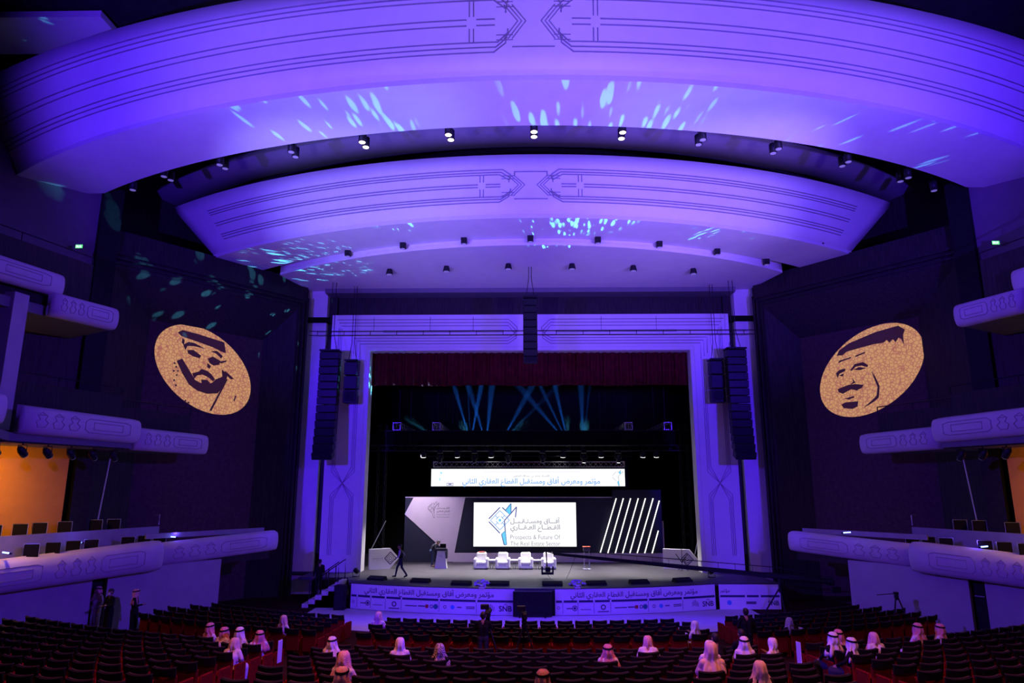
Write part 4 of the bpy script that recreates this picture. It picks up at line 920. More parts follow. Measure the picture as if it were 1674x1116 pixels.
root2 = thing('laptop', 'open black laptop on top of the white lectern', 'laptop', (lp.x+0.08, lp.y-0.05, STZ+1.135))
q = MB(); q.rbox((0, 0.0, 0.018), (0.38, 0.26, 0.02), 0.006); obj('keyboard_base', q, blackmetal, root2, False, False)
q = MB(); q.rbox((0, 0.13, 0.15), (0.38, 0.02, 0.26), 0.006); obj('lid', q, black, root2, False, False)
# ---- small high table
hp = atZ(959.5, 930, STZ); root = thing('high_table', 'small chrome high table with red top on the right of the stage', 'table', (hp.x, hp.y, STZ))
q = MB(); q.rbox((0, 0, 1.28), (0.46, 0.42, 0.05), 0.012); obj('table_top', q, printred, root, False, False)
q = MB(); q.rbox((0, 0, 1.14), (0.40, 0.36, 0.22), 0.02); obj('tray', q, printgrey, root, False, False)
for sx in (-1, 1): q = MB(); q.rbox((sx*0.15, 0, 0.55), (0.06, 0.06, 1.05), 0.01); obj('post', q, alu, root, False, False)
q = MB(); q.rbox((0, 0, 0.02), (0.46, 0.40, 0.04), 0.01); obj('base', q, alu, root, False, False)
# ---- pentagon signs
def arrow_sign(p0, p1, h, lab, dirn):
    p0, p1 = Vector(p0), Vector(p1); d = (p1-p0); L = d.length; d.normalize(); root = thing('arrow_sign', lab, 'sign', (p0+p1)/2)
    n = Vector((d.y, -d.x, 0)); cut = 0.30*L
    poly = [(0, 0), (L-cut, 0), (L, h*0.5), (L-cut, h), (0, h)]
    if dirn < 0: poly = [(0, 0), (L*0.80, 0), (L, h*0.38), (L*0.72, h), (0, h)]
    q = MB(); q.prism(poly, p0, d, (0, 0, 1), -0.22 if n.y < 0 else 0.22); brd = obj('board', q, white, root)
    pl = lambda x, y: p0 + d*x + n*0.012 + Vector((0, 0, y))
    # emblem and lettering
    def sq(cx, cy, r, wd, m):
        for a in range(4):
            t0, t1 = a*PI/2, (a+1)*PI/2; A = (cx + r*math.cos(t0), cy + r*math.sin(t0)); B = (cx + r*math.cos(t1), cy + r*math.sin(t1)); v = Vector((B[0]-A[0], B[1]-A[1])); nn = Vector((-v.y, v.x)).normalized()*wd/2
            q = MB(); q.add([pl(A[0]+nn.x, A[1]+nn.y), pl(A[0]-nn.x, A[1]-nn.y), pl(B[0]-nn.x, B[1]-nn.y), pl(B[0]+nn.x, B[1]+nn.y)], [(0, 1, 2, 3)]); obj('emblem_line', q, m, brd)
    cx = L*0.70 if dirn > 0 else L*0.66
    sq(cx, h*0.52, h*0.30, 0.05, printblue); sq(cx, h*0.52, h*0.20, 0.035, printgrey); sq(cx, h*0.52, h*0.09, 0.03, printblue)
    lettering(arabic('آفاق ومستقبل القطاع العقاري'), pl, L*0.08, L*0.44, h*0.52, brd, printblue, bold=0.014); lettering('Prospects & Future Of The Real Estate Sector', pl, L*0.08, L*0.44, h*0.44, brd, printgrey)
a, b = atZ(604, 931, STZ), atZ(654, 927, STZ); arrow_sign((a.x, 42.0, STZ), (b.x+0.0, 42.9, STZ), 1.18, 'white arrow-shaped sign with diamond emblem on the stage left', 1)
a = atZ(1084, 929, STZ); arrow_sign((a.x, 42.9, STZ), (a.x+2.0, 42.1, STZ), 1.15, 'white arrow-shaped sign on the stage right, behind the crane arm', -1)
for i, (a, b) in enumerate((((-9.6, 42.6, 2.3), (-8.9, 43.4, 4.0)), ((9.8, 42.6, 2.1), (10.6, 43.4, 4.4)))):
    q = MB(); q.tube([a, b], 0.025, 6); o = obj('support_strut', q, alu); tag(o, 'thin metal strut bracing the %s arrow sign' % ('left', 'right')[i], 'strut')
# ---- floor monitors and flowers along the stage edge
for i, (x, y) in enumerate(((616, 948), (687, 952), (754, 956), (816, 956.5), (903, 957), (975, 956), (1045, 954), (1116, 951))):
    p = atZ(x, y, STZ); root = thing('floor_monitor', '%s black wedge floor monitor from the left along the stage edge' % ORD[i], 'monitor speaker', (p.x, p.y+0.1, STZ), math.atan2(p.x, APC-p.y), 'floor monitors along the stage edge')
    q = MB(); q.prism([(-0.22, 0.0), (0.22, 0.0), (0.22, 0.08), (-0.10, 0.20)], (-0.5, 0, 0), (0, -1, 0), (0, 0, 1), -1.0); obj('cabinet', q, black, root, False, False)
    q = MB(); q.rbox((0, -0.065, 0.147), (0.94, 0.30, 0.012), 0.004, M=Matrix.Rotation(math.radians(20), 3, 'X')); obj('grille', q, blackmetal, root, False, False)
petal = mat('violet_petals', (0.45, 0.38, 0.62), 0.8, var=0.2, scale=20); leafm = mat('flower_leaves', (0.05, 0.10, 0.05), 0.8, var=0.3, scale=20)
def flowers(px, py, lab):
    p = atZ(px, py, STZ); root = thing('flower_arrangement', lab, 'flowers', (p.x, p.y, STZ)); rnd = random.Random(px)
    q = MB(); q.lathe([(0.16, 0), (0.22, 0.12), (0.20, 0.14)], (0, 0, 0), 12); obj('pot', q, white, root, False, False)
    for k in range(26):
        a = rnd.uniform(0, 2*PI); r = 0.38*math.sqrt(rnd.random()); z = 0.17 + 0.22*(1-(r/0.38)**2) + rnd.uniform(-0.02, 0.02)
        q = MB(); q.lathe([(0.01, -0.04), (0.07, 0.0), (0.055, 0.03), (0.02, 0.035)], (r*math.cos(a), r*math.sin(a), z), 7); o = obj('blossom', q, petal, root, False, False)
    for k in range(10):
        a = 2*PI*k/10; q = MB(); q.add([(0.1*math.cos(a), 0.1*math.sin(a), 0.12), (0.3*math.cos(a-0.2), 0.3*math.sin(a-0.2), 0.16), (0.46*math.cos(a), 0.46*math.sin(a), 0.10), (0.3*math.cos(a+0.2), 0.3*math.sin(a+0.2), 0.16)], [(0, 1, 2, 3)]); obj('leaf', q, leafm, root, False, False)
flowers(788, 961, 'violet-lit flower arrangement on the stage edge left of centre'); flowers(944, 961, 'violet-lit flower arrangement on the stage edge right of centre')

# ================================================================== CURTAIN, TRUSSES, RIGGING
root = thing('curtain_valance', 'dark red velvet valance gathered across the top of the proscenium opening', 'curtain', (0, 41.7, 12.2))
x = -10.4; k = 0
while x < 10.3:
    w_ = 0.9 + 0.12*math.sin(k*2.3); q = MB(); n = 14; g = []
    for z in (12.15 + 0.03*math.sin(k), 13.2, 15.0): g.append([(x + w_*i/n, 41.8 - 0.10*math.sin(2*PI*i/n*2) - 0.06*math.sin(PI*i/n), z) for i in range(n+1)])
    q.sheet(g, 0.02); obj('drape', q, redvelvet, root, True); x += w_ - 0.02; k += 1
def truss(p0, p1, sz, lab, step=0.5, m=None, name='lighting_truss'):
    p0, p1 = Vector(p0), Vector(p1); d = p1-p0; L = d.length; d.normalize(); up = Vector((0, 0, 1)) if abs(d.z) < 0.9 else Vector((0, 1, 0))
    u = d.cross(up).normalized(); v = u.cross(d).normalized(); root = thing(name, lab, 'truss', (p0+p1)/2 - Vector((0, 0, sz/2)) if abs(d.z) < 0.9 else p0)
    cs = [(-1, -1), (1, -1), (1, 1), (-1, 1)]; h = sz/2
    for a, b in cs: q = MB(); q.tube([p0 + u*a*h + v*b*h, p1 + u*a*h + v*b*h], 0.025, 5); obj('chord', q, m or alu, root)
    q = MB(); n = max(2, int(L/step))
    for i in range(n):
        for j in range(4):
            A, B = cs[j], cs[(j+1) % 4]
            if i % 2: A, B = B, A
            a = p0 + d*(L*i/n) + u*A[0]*h + v*A[1]*h; b = p0 + d*(L*(i+1)/n) + u*B[0]*h + v*B[1]*h; q.tube([a, b], 0.012, 4)
    for i in (0, n):
        for j in range(4): A, B = cs[j], cs[(j+1) % 4]; c = p0 + d*(L*i/n); q.tube([c + u*A[0]*h + v*A[1]*h, c + u*B[0]*h + v*B[1]*h], 0.015, 4)
    o = obj('lattice', q, m or alu, root); o['kind'] = 'stuff'
    if abs(d.z) < 0.9:
        for t in (0.12, 0.88): c = p0.lerp(p1, t) + Vector((0, 0, h)); q = MB(); q.tube([c, (c.x, c.y, 16.05)], 0.012, 4); obj('hoist_cable', q, blackmetal, root)
    return root
FY = 43.4
truss((-10.0, FY, 8.42), (10.3, FY, 8.42), 0.34, 'front horizontal lighting truss carrying the stage lanterns', 0.42, blackmetal)
truss((-6.4, 46.25, 7.50), (6.3, 46.25, 7.50), 0.34, 'silver truss directly above the hanging title screen', 0.34)
for x, lab in ((-8.55, 'outer left side truss running upstage above the black border'), (-6.0, 'inner left side truss running upstage above the black border'), (6.35, 'inner right side truss running upstage above the black border'), (8.85, 'outer right side truss running upstage above the black border')):
    truss((x, 44.0, 9.85), (x, 51.2, 9.85), 0.46, lab, 0.5)
for x, nm in ((-9.4, 'left'), (9.75, 'right')): truss((x, 44.0, STZ), (x, 44.0, 9.9), 0.5, 'dark vertical truss tower at the %s side of the stage' % nm, 0.55, blackmetal)
root = thing('border_cloth', 'black masking border hanging across the stage above the front truss', 'border curtain', (0, 43.6, 8.62))
q = MB(); n = 60; q.sheet([[(-10.6 + 21.4*i/n, 43.72 - 0.03*math.sin(i*1.3), z) for i in range(n+1)] for z in (8.66, 9.1, 9.52)], 0.02); obj('cloth', q, blackcloth, root, True)
q = MB(); q.tube([(-10.6, 43.72, 9.53), (10.8, 43.72, 9.53)], 0.03, 6); obj('batten', q, blackmetal, root)
# stage lanterns
def lantern(x, kind, lab, aim=0.0, lit=True):
    root = thing('stage_lantern', lab, 'stage light', (x, FY-0.17, 8.25), 0, 'lanterns on the front truss')
    q = MB(); q.rbox((0, 0, 0.02), (0.10, 0.10, 0.12), 0.01); obj('clamp', q, blackmetal, root, False, False)
    if kind == 'wash':
        q = MB(); q.tube([(-0.2, 0, -0.22), (-0.2, 0, -0.03), (0.2, 0, -0.03), (0.2, 0, -0.22)], 0.02, 5); obj('yoke', q, blackmetal, root, False, False)
        M = Matrix.Rotation(aim, 3, 'X'); q = MB(); q.lathe([(0.17, -0.17), (0.18, -0.15), (0.17, 0.05), (0.10, 0.14), (0.03, 0.15)], (0, 0, -0.22), 14, M); hdo = obj('head', q, blackmetal, root, True, False)
        q = MB(); q.lathe([(0.155, -0.185), (0.15, -0.165)], (0, 0, -0.22), 14, M); obj('lens', q, lampwhite if lit else lampdim, hdo, False, False)
    else:
        q = MB(); q.rbox((0, 0, -0.08), (0.34, 0.28, 0.16), 0.03); obj('base', q, blackmetal, root, False, False)
        for s in (-1, 1): q = MB(); q.rbox((s*0.19, 0, -0.32), (0.05, 0.16, 0.36), 0.02); obj('yoke_arm', q, blackmetal, root, False, False)
        M = Matrix.Rotation(aim, 3, 'X'); q = MB(); q.lathe([(0.10, -0.32), (0.12, -0.30), (0.15, -0.05), (0.14, 0.12), (0.06, 0.18)], (0, 0, -0.42), 12, M); hdo = obj('head', q, blackmetal, root, True, False)
        q = MB(); q.lathe([(0.09, -0.335), (0.095, -0.32)], (0, 0, -0.42), 12, M); obj('lens', q, lampwhite if lit else lampdim, hdo, False, False)
i = 0
for px, kind, lit in ((693, 'wash', 1), (720, 'moving', 0), (748, 'wash', 1), (776, 'moving', 0), (803, 'wash', 1), (831, 'moving', 0), (887, 'moving', 0), (920, 'wash', 1), (954, 'moving', 1), (982, 'wash', 1), (1010, 'moving', 1), (1050, 'wash', 1), (1072, 'wash', 1)):
    x = atY(px, 738, FY).x; lantern(x, kind, '%s %s stage lantern from the left on the front truss' % (ORD[i], 'round' if kind == 'wash' else 'moving-head'), 0.25 if kind == 'wash' else 0.1, lit); i += 1
# beam lights above the border (blue fans in the haze)
BEAMS = [((-3.95, 46.2, 8.85), (720, 0.0)), ((-2.9, 46.2, 8.8), (0, 0)), ((-1.9, 46.0, 8.8), (0, 0)), ((2.6, 46.2, 8.75), (0, 0)), ((3.6, 46.2, 8.8), (0, 0)), ((-5.7, 46.2, 8.8), (0, 0))]
for i, (p, _) in enumerate(BEAMS):
    root = thing('beam_light', '%s blue moving-head beam light from the left behind the black border' % ORD[i], 'stage light', p, 0, 'beam lights behind the border')
    q = MB(); q.rbox((0, 0, -0.30), (0.32, 0.30, 0.16), 0.03); obj('base', q, blackmetal, root, False, False)
    for s in (-1, 1): q = MB(); q.rbox((s*0.15, 0, -0.12), (0.04, 0.12, 0.28), 0.01); obj('yoke_arm', q, blackmetal, root, False, False)
    q = MB(); q.lathe([(0.06, -0.18), (0.12, -0.10), (0.11, 0.05), (0.08, 0.07)], (0, 0, 0), 12); hdo = obj('head', q, blackmetal, root, True, False)
    q = MB(); q.lathe([(0.07, 0.072), (0.075, 0.08)], (0, 0, 0), 12); obj('lens', q, lampblue, hdo, False, False)
truss((-6.8, 46.2, 8.18), (6.8, 46.2, 8.18), 0.3, 'mid-stage truss carrying the blue beam lights', 0.5, blackmetal)
# line arrays
def line_array(x, y, z0, z1, w_, n, lab, curve=0.0, rot=0.0):
    root = thing('line_array', lab, 'speaker array', (x, y, z0), rot); h = (z1-z0)/n
    for k in range(n):
        t = 1-(k+0.5)/n; off = curve*t*t*t; M = Matrix.Rotation(-curve*0.9*t*t, 3, 'X')
        q = MB(); q.rbox((0, off, h*(k+0.5)), (w_, 0.62, h*0.93), 0.03, M=M); c = obj('speaker_box', q, blackmetal, root, False, False)
        if k == 0: q = MB(); q.rbox((0, off-0.32, h*(k+0.5)), (w_*0.8, 0.02, h*0.7), 0.005, M=M); obj('grille', q, black, root, False, False)
    q = MB(); q.rbox((0, 0, z1-z0+0.08), (w_*1.02, 0.8, 0.10), 0.02); obj('fly_frame', q, blackmetal, root, False, False)
    q = MB()
    for s in (-1, 1): q.tube([(s*w_*0.3, 0, z1-z0+0.1), (s*w_*0.1, 0, z1-z0+1.2), (s*w_*0.1, 0, 18.3-z0)], 0.02, 5)
    obj('chain', q, blackmetal, root, False, False)
line_array(-11.75, 39.4, 7.6, 13.8, 1.15, 14, 'tall curved black line array speaker left of the proscenium opening', -0.5)
line_array(12.0, 39.4, 7.6, 13.85, 1.15, 14, 'tall curved black line array speaker right of the proscenium opening', -0.5)
line_array(-10.65, 40.2, 10.85, 13.35, 0.8, 3, 'short black speaker stack beside the left line array', 0)
line_array(11.05, 40.2, 10.85, 13.35, 0.8, 3, 'short black speaker stack beside the right line array', 0)
line_array(0.0, 36.6, 12.55, 16.2, 0.78, 9, 'centre black line array speaker hanging above the stage front', -0.2)
root = thing('lighting_pipe', 'black horizontal twin pipe strung across the proscenium below the canopy', 'pipe', (0, 40.0, 14.95))
for z in (14.97, 15.22): q = MB(); q.tube([(-13.3, 40.0, z), (13.5, 40.0, z)], 0.025, 6); obj('pipe', q, blackmetal, root)
for k in range(17): x = -12.8 + 1.6*k; q = MB(); q.tube([(x, 40, 14.97), (x, 40, 15.22)], 0.02, 5); obj('rung', q, blackmetal, root)
for x in (-9.4, -6.0, -3.4, 4.3, 7.6): q = MB(); q.tube([(x, 40, 15.22), (x, 40, 16.1)], 0.012, 5); obj('hanger', q, blackmetal, root)
# lanterns hanging under the middle balcony tiers
for sd, nm in ((-1, 'left'), (1, 'right')):
    X = lambda x: x*(-sd)
    root = thing('balcony_lighting_bar', 'black pipe with hooks under the %s middle balcony' % nm, 'pipe', (X(-18.0), 26.0, 7.7))
    q = MB(); q.tube([(X(-17.35), 29.0, 7.62), (X(-18.9), 23.2, 7.62)], 0.03, 6); obj('pipe', q, blackmetal, root)
    for k in range(6):
        t = (k+0.5)/6; p = Vector((X(-17.35 - 1.55*t), 29.0 - 5.8*t, 7.5))
        root = thing('balcony_lantern', '%s black lantern from the stage on the bar under the %s balcony' % (ORD[k], nm), 'stage light', p, 0, 'lanterns under the %s balcony' % nm)
        q = MB(); q.tube([(-0.16, 0, -0.2), (-0.16, 0, 0.02), (0.16, 0, 0.02), (0.16, 0, -0.2)], 0.02, 5); q.tube([(0, 0, 0.02), (0, 0, 0.14)], 0.03, 5); obj('yoke', q, blackmetal, root, False, False)
        M = Matrix.Rotation(math.radians(50), 3, 'X'); q = MB(); q.lathe([(0.12, -0.22), (0.13, -0.2), (0.14, 0.05), (0.08, 0.2), (0.03, 0.22)], (0, 0, -0.2), 12, M); hdo = obj('head', q, blackmetal, root, True, False)
        q = MB(); q.lathe([(0.11, -0.235), (0.115, -0.22)], (0, 0, -0.2), 12, M); obj('lens', q, lampdim, hdo, False, False)
# ---- camera crane on the right
root = thing('camera_crane', 'long black camera crane reaching across the right of the stage', 'camera crane', (12.2, 35.2, 0))
tipp, piv = atY(905, 905, 38.5), Vector((12.1, 35.3, 1.75)); tail = piv + (piv-tipp).normalized()*2.4
q = MB(); q.tube([tipp, piv, tail], [0.07, 0.13, 0.13], 6); obj('arm', q, blackmetal, root)
q = MB(); q.tube([tipp + Vector((0.3, 0, 0.22)), piv + Vector((0, 0, 0.42)), tail + Vector((0, 0, 0.2))], 0.02, 5); obj('tension_cable', q, blackmetal, root)
q = MB()
for k in range(14): a = tipp.lerp(piv, (k+0.5)/14); q.tube([a, a + Vector((0, 0, 0.22 + 0.2*(k/14)))], 0.012, 4)
obj('cable_posts', q, blackmetal, root)
hd = tipp + Vector((-0.35, 0, 0))
q = MB(); q.tube([tipp + Vector((0.1, 0, 0.02)), hd + Vector((-0.05, 0, 0.1)), hd + Vector((0.0, 0, -0.9))], 0.05, 6); obj('head_post', q, blackmetal, root)
q = MB(); q.rbox(hd + Vector((0.02, -0.05, -1.0)), (0.62, 0.16, 0.12), 0.02); q.rbox(hd + Vector((0.30, -0.05, -0.85)), (0.08, 0.2, 0.42), 0.02); q.rbox(hd + Vector((-0.28, -0.05, -0.85)), (0.08, 0.2, 0.42), 0.02); obj('remote_head', q, blackmetal, root)
q = MB(); q.rbox(hd + Vector((0.02, -0.1, -0.78)), (0.26, 0.5, 0.24), 0.03); cbo = obj('camera_body', q, black, root)
q = MB(); q.lathe([(0.08, 0), (0.09, 0.02), (0.07, 0.25)], hd + Vector((0.02, 0.1, -0.78)), 12, Matrix.Rotation(-PI/2, 3, 'X')); obj('lens', q, blackmetal, cbo)
cb = [hd + Vector((0.0 + 1.5*t, -0.1, -1.05 - 0.95*math.sin(PI*t) + 0.9*t)) for t in [i/12 for i in range(13)]]
q = MB(); q.tube(cb, 0.012, 4); obj('cable', q, blackmetal, root)
for a in range(3):
    t = 2*PI*a/3 + 0.4; q = MB(); q.tube([Vector((12.1, 35.3, 1.25)), Vector((12.1 + 0.8*math.cos(t), 35.3 + 0.8*math.sin(t), 0.03))], 0.035, 6); obj('leg', q, blackmetal, root)
q = MB(); q.tube([(12.1, 35.3, 1.0), (12.1, 35.3, 1.8)], 0.07, 8); obj('column', q, blackmetal, root)
for k in range(3): q = MB(); q.lathe([(0.16, -0.03), (0.18, 0), (0.16, 0.03)], tail + Vector((-0.1*k, 0, 0)), 12, Matrix.Rotation(PI/2, 3, 'Y')); obj('counterweight', q, blackmetal, root)
q = MB(); q.rbox(tail + Vector((0.1, -0.1, -0.35)), (0.4, 0.1, 0.28), 0.02); obj('control_monitor', q, black, root)
# light stand with tilted arms on the right of the stage
p = atZ(1103, 926, STZ); root = thing('antenna_stand', 'thin black antenna stand with fan arms in front of the right arrow sign', 'stand', (p.x, 41.9, STZ))
q = MB(); q.tube([(0, 0, 0), (0, 0, 1.55)], 0.018, 5); obj('pole', q, blackmetal, root, False, False)
for a in (-0.62, 0.62): q = MB(); q.tube([(0, 0, 0.45), (0.6*math.sin(a), 0, 0.45 + 0.6*math.cos(a))], 0.022, 5); obj('arm', q, blackmetal, root, False, False)
for a in range(3): t = 2*PI*a/3; q = MB(); q.tube([(0, 0, 0.3), (0.35*math.cos(t), 0.35*math.sin(t), 0)], 0.014, 5); obj('leg', q, blackmetal, root, False, False)
# footlights at both proscenium feet
for x, nm in ((-9.55, 'left'), (9.75, 'right')):
    root = thing('side_lantern', 'small black lantern on the stage floor at the %s proscenium foot' % nm, 'stage light', (x, 38.9, STZ))
    q = MB(); q.tube([(-0.18, 0, 0.02), (-0.18, 0, 0.32), (0.18, 0, 0.32), (0.18, 0, 0.02), (-0.18, 0, 0.02)], 0.02, 5); obj('yoke', q, blackmetal, root, False, False)
    q = MB(); q.lathe([(0.13, -0.2), (0.14, 0.1), (0.08, 0.2)], (0, 0, 0.32), 12, Matrix.Rotation(math.radians(70), 3, 'X')); hdo = obj('head', q, blackmetal, root, True, False)

# ================================================================== VIDEO CAMERAS
def tripod_cam(p, lab, h=1.45, cam_=True, rz=0.0, wide=0.55):
    root = thing('video_tripod', lab, 'tripod', p, rz)
    for a in range(3): t = 2*PI*a/3 + PI/2; q = MB(); q.tube([(0.06*math.cos(t), 0.06*math.sin(t), h-0.12), (wide*math.cos(t), wide*math.sin(t), 0.0)], [0.03, 0.022], 6); obj('leg', q, blackmetal, root, False, False)
    q = MB(); q.lathe([(0.06, h-0.2), (0.09, h-0.12), (0.09, h-0.02), (0.05, h)], (0, 0, 0), 12); obj('bowl', q, blackmetal, root, False, False)
    q = MB(); q.rbox((0, 0, h+0.06), (0.16, 0.18, 0.12), 0.02); obj('fluid_head', q, blackmetal, root, False, False)
    q = MB(); q.tube([(0.05, -0.05, h+0.06), (0.12, -0.55, h-0.05)] if cam_ else [(0, 0, h+0.06), (-0.75, 0.1, h-0.02)], 0.016, 5); obj('pan_handle', q, blackmetal, root, False, False)
    if cam_:
        r2 = thing('video_camera', 'black video camera on ' + lab.split(' carrying')[0], 'video camera', Vector(p) + Vector((0, 0, h+0.12)), rz)
        q = MB(); q.rbox((0, 0.05, 0.14), (0.17, 0.5, 0.24), 0.03); cbo = obj('camera_body', q, black, r2, False, False)
        q = MB(); q.lathe([(0.07, 0), (0.08, 0.05), (0.10, 0.28), (0.11, 0.30)], (0, 0.28, 0.14), 12, Matrix.Rotation(-PI/2, 3, 'X')); obj('lens', q, blackmetal, cbo, True, False)
        q = MB(); q.rbox((-0.10, -0.05, 0.36), (0.28, 0.12, 0.16), 0.02); obj('viewfinder', q, blackmetal, cbo, False, False)
        q = MB(); q.tube([(0, -0.12, 0.26), (0, -0.1, 0.38), (0, 0.22, 0.38), (0, 0.24, 0.26)], 0.018, 5); obj('handle', q, blackmetal, r2, False, False)
        q = MB(); q.rbox((0, -0.25, 0.14), (0.13, 0.1, 0.18), 0.02); obj('battery', q, blackmetal, cbo, False, False)
    return root
# ================================================================== PEOPLE
def cap_rings(mb, a, ra, b, rb, n=10):
    a, b = Vector(a), Vector(b); d = b-a
    if d.length < 1e-5: d = Vector((0, 0, 1e-4)); b = a + d
    t = d.normalized(); up = Vector((0, 0, 1)) if abs(t.z) < 0.9 else Vector((0, 1, 0)); u = t.cross(up).normalized(); v = t.cross(u)
    rings = []
    for k in range(5):
        e = PI/2*(1-k/4.0) if k < 4 else 0.0
        e = (PI/2)*(0.96 - 0.24*k) if k < 4 else 0.0
        rings.append((a - t*ra*math.sin(e), ra*math.cos(e)))
    for k in range(5):
        e = 0.0 if k == 0 else (PI/2)*(0.24*k)
        rings.append((b + t*rb*math.sin(e), rb*math.cos(e)))
    mb.loft([[c + u*r*math.cos(2*PI*j/n) + v*r*math.sin(2*PI*j/n) for j in range(n)] for c, r in rings])
def body_mesh(name, caps, mats, voxel=0.016, fold=0.0, dots=()):
    mb = MB()
    for a, ra, b, rb, m in caps: cap_rings(mb, a, ra, b, rb)
    me = bpy.data.meshes.new(name + '_raw'); me.from_pydata(mb.v, [], mb.f)
    bm = bmesh.new(); bm.from_mesh(me); bmesh.ops.recalc_face_normals(bm, faces=bm.faces[:]); bm.to_mesh(me); bm.free()
    o = bpy.data.objects.new('tmp', me); COL.objects.link(o)
    md = o.modifiers.new('r', 'REMESH'); md.mode = 'VOXEL'; md.voxel_size = voxel
    ms = o.modifiers.new('s', 'SMOOTH'); ms.iterations = 4; ms.factor = 0.5
    out = bpy.data.meshes.new_from_object(o.evaluated_get(bpy.context.evaluated_depsgraph_get())); out.name = name
    bpy.data.objects.remove(o); bpy.data.meshes.remove(me)
    n = len(out.vertices); co = np.empty(n*3); out.vertices.foreach_get('co', co); co = co.reshape(n, 3)
    best = np.full(n, 1e9); idx = np.zeros(n, int)
    for a, ra, b, rb, m in caps:
        a = np.array(a, float); b = np.array(b, float); d = b-a; L = max(d@d, 1e-8); t = np.clip(((co-a)@d)/L, 0, 1)
        dist = np.linalg.norm(co - a - t[:, None]*d, axis=1) - (ra + (rb-ra)*t)
        k = dist < best; best[k] = dist[k]; idx[k] = m
    for p, r, m in dots: idx[np.linalg.norm(co - np.array(p), axis=1) < r] = m
    for m in mats: out.materials.append(m)
    out.polygons.foreach_set('material_index', [int(idx[p.vertices[0]]) for p in out.polygons])
    out.polygons.foreach_set('use_smooth', [True]*len(out.polygons)); out.update()
    return out
def V3(*a): return Vector(a)
def human(J, M, hair=True, robe=None, shoe=4):
    """J: joint dict; M: material slots dict -> index. returns capsules. Faces +Y of the head direction J['face']"""
    c = []; hp, ch, nk, hd = [Vector(J[k]) for k in ('hip', 'chest', 'neck', 'head')]; f = Vector(J.get('face', (0, 1, 0))).normalized(); s = Vector(J.get('side', (1, 0, 0))).normalized(); up = s.cross(f).normalized()
    T, P, S, H = M['top'], M['legs'], M['skin'], M['hair']
    for sg in (-1, 1): c.append((hp + s*sg*0.075, 0.115, hp + s*sg*0.06 + (ch-hp)*0.35, 0.105, P if robe is None else robe))
    for sg in (-1, 1): c.append((hp + (ch-hp)*0.3 + s*sg*0.06, 0.108, ch + s*sg*0.075, 0.118, T))
    c.append((ch + s*0.10, 0.10, nk + s*0.10 - up*0.05, 0.075, T)); c.append((ch - s*0.10, 0.10, nk - s*0.10 - up*0.05, 0.075, T))
    c.append((nk - up*0.04, 0.06, hd - up*0.05, 0.052, S))
    c.append((hd + up*0.03 - f*0.012, 0.092, hd + up*0.03 + f*0.015, 0.088, S)); c.append((hd - up*0.07 + f*0.035, 0.058, hd - up*0.02 + f*0.03, 0.075, S))
    c.append((hd + f*0.095 + up*0.0, 0.016, hd + f*0.112 - up*0.03, 0.019, S))
    for sg in (-1, 1): c.append((hd + s*sg*0.092 + up*0.015 - f*0.01, 0.018, hd + s*sg*0.09 - up*0.02 - f*0.01, 0.015, S))
    if hair:
        c.append((hd + up*0.055 - f*0.03, 0.094, hd + up*0.062 + f*0.012, 0.088, H)); c.append((hd + up*0.0 - f*0.035, 0.085, hd + up*0.05 - f*0.03, 0.092, H))
    for k, sg in (('r', 1), ('l', -1)):
        sh = Vector(J.get('sh' + k, nk + s*sg*0.19 - up*0.07)); el = Vector(J['el' + k]); ha = Vector(J['ha' + k])
        c.append((sh, 0.068, el, 0.048, M.get('sleeve', T))); c.append((el, 0.048, el.lerp(ha, 0.86), 0.036, M.get('sleeve', T)))
        d = (ha-el).normalized(); side = d.cross(up); side = (side if side.length > 0.1 else d.cross(f)).normalized()
        c.append((el.lerp(ha, 0.9), 0.030, ha + d*0.05, 0.036, S))
        for q in range(4): b0 = ha + d*0.06 + side*(0.03 - 0.02*q); c.append((b0, 0.012, b0 + d*(0.055 + 0.012*math.sin(q*0.9)) + f*0.015, 0.010, S))
        c.append((ha + side*0.035, 0.013, ha + side*0.065 + d*0.04, 0.011, S))
        kn = Vector(J['kn' + k]); an = Vector(J['an' + k]); h0 = hp + s*sg*0.09
        if robe is None:
            c.append((h0, 0.095, kn, 0.062, P)); c.append((kn, 0.062, an, 0.045, P))
        else:
            c.append((h0, 0.13, kn, 0.12, robe)); c.append((kn, 0.12, an + Vector((0, 0, 0.06)), 0.10, robe))
        tf = Vector(J.get('to' + k, an + Vector((f.x, f.y, 0)).normalized()*0.16 - Vector((0, 0, 0.05)))); c.append((an - Vector((0, 0, 0.035)), 0.046, tf, 0.036, M['shoe']))
    return c
def stand(**kw):
    J = dict(hip=(0, 0, 0.93), chest=(0, 0, 1.25), neck=(0, 0, 1.46), head=(0, 0.02, 1.60), elr=(0.26, -0.02, 1.12), har=(0.27, 0.08, 0.88), ell=(-0.26, -0.02, 1.12), hal=(-0.27, 0.08, 0.88),
             knr=(0.10, 0.02, 0.50), anr=(0.11, 0, 0.085), knl=(-0.10, 0.02, 0.50), anl=(-0.11, 0, 0.085)); J.update(kw); return J
def sit(**kw):
    J = dict(hip=(0, -0.08, 0.58), chest=(0, -0.14, 0.92), neck=(0, -0.13, 1.13), head=(0, -0.10, 1.28), elr=(0.27, -0.02, 0.86), har=(0.16, 0.26, 0.70), ell=(-0.27, -0.02, 0.86), hal=(-0.16, 0.26, 0.70),
             knr=(0.13, 0.36, 0.56), anr=(0.13, 0.34, 0.09), knl=(-0.13, 0.36, 0.56), anl=(-0.13, 0.34, 0.09)); J.update(kw); return J
IDX = dict(top=0, legs=1, skin=2, hair=3, shoe=4, sleeve=5, dark=6)
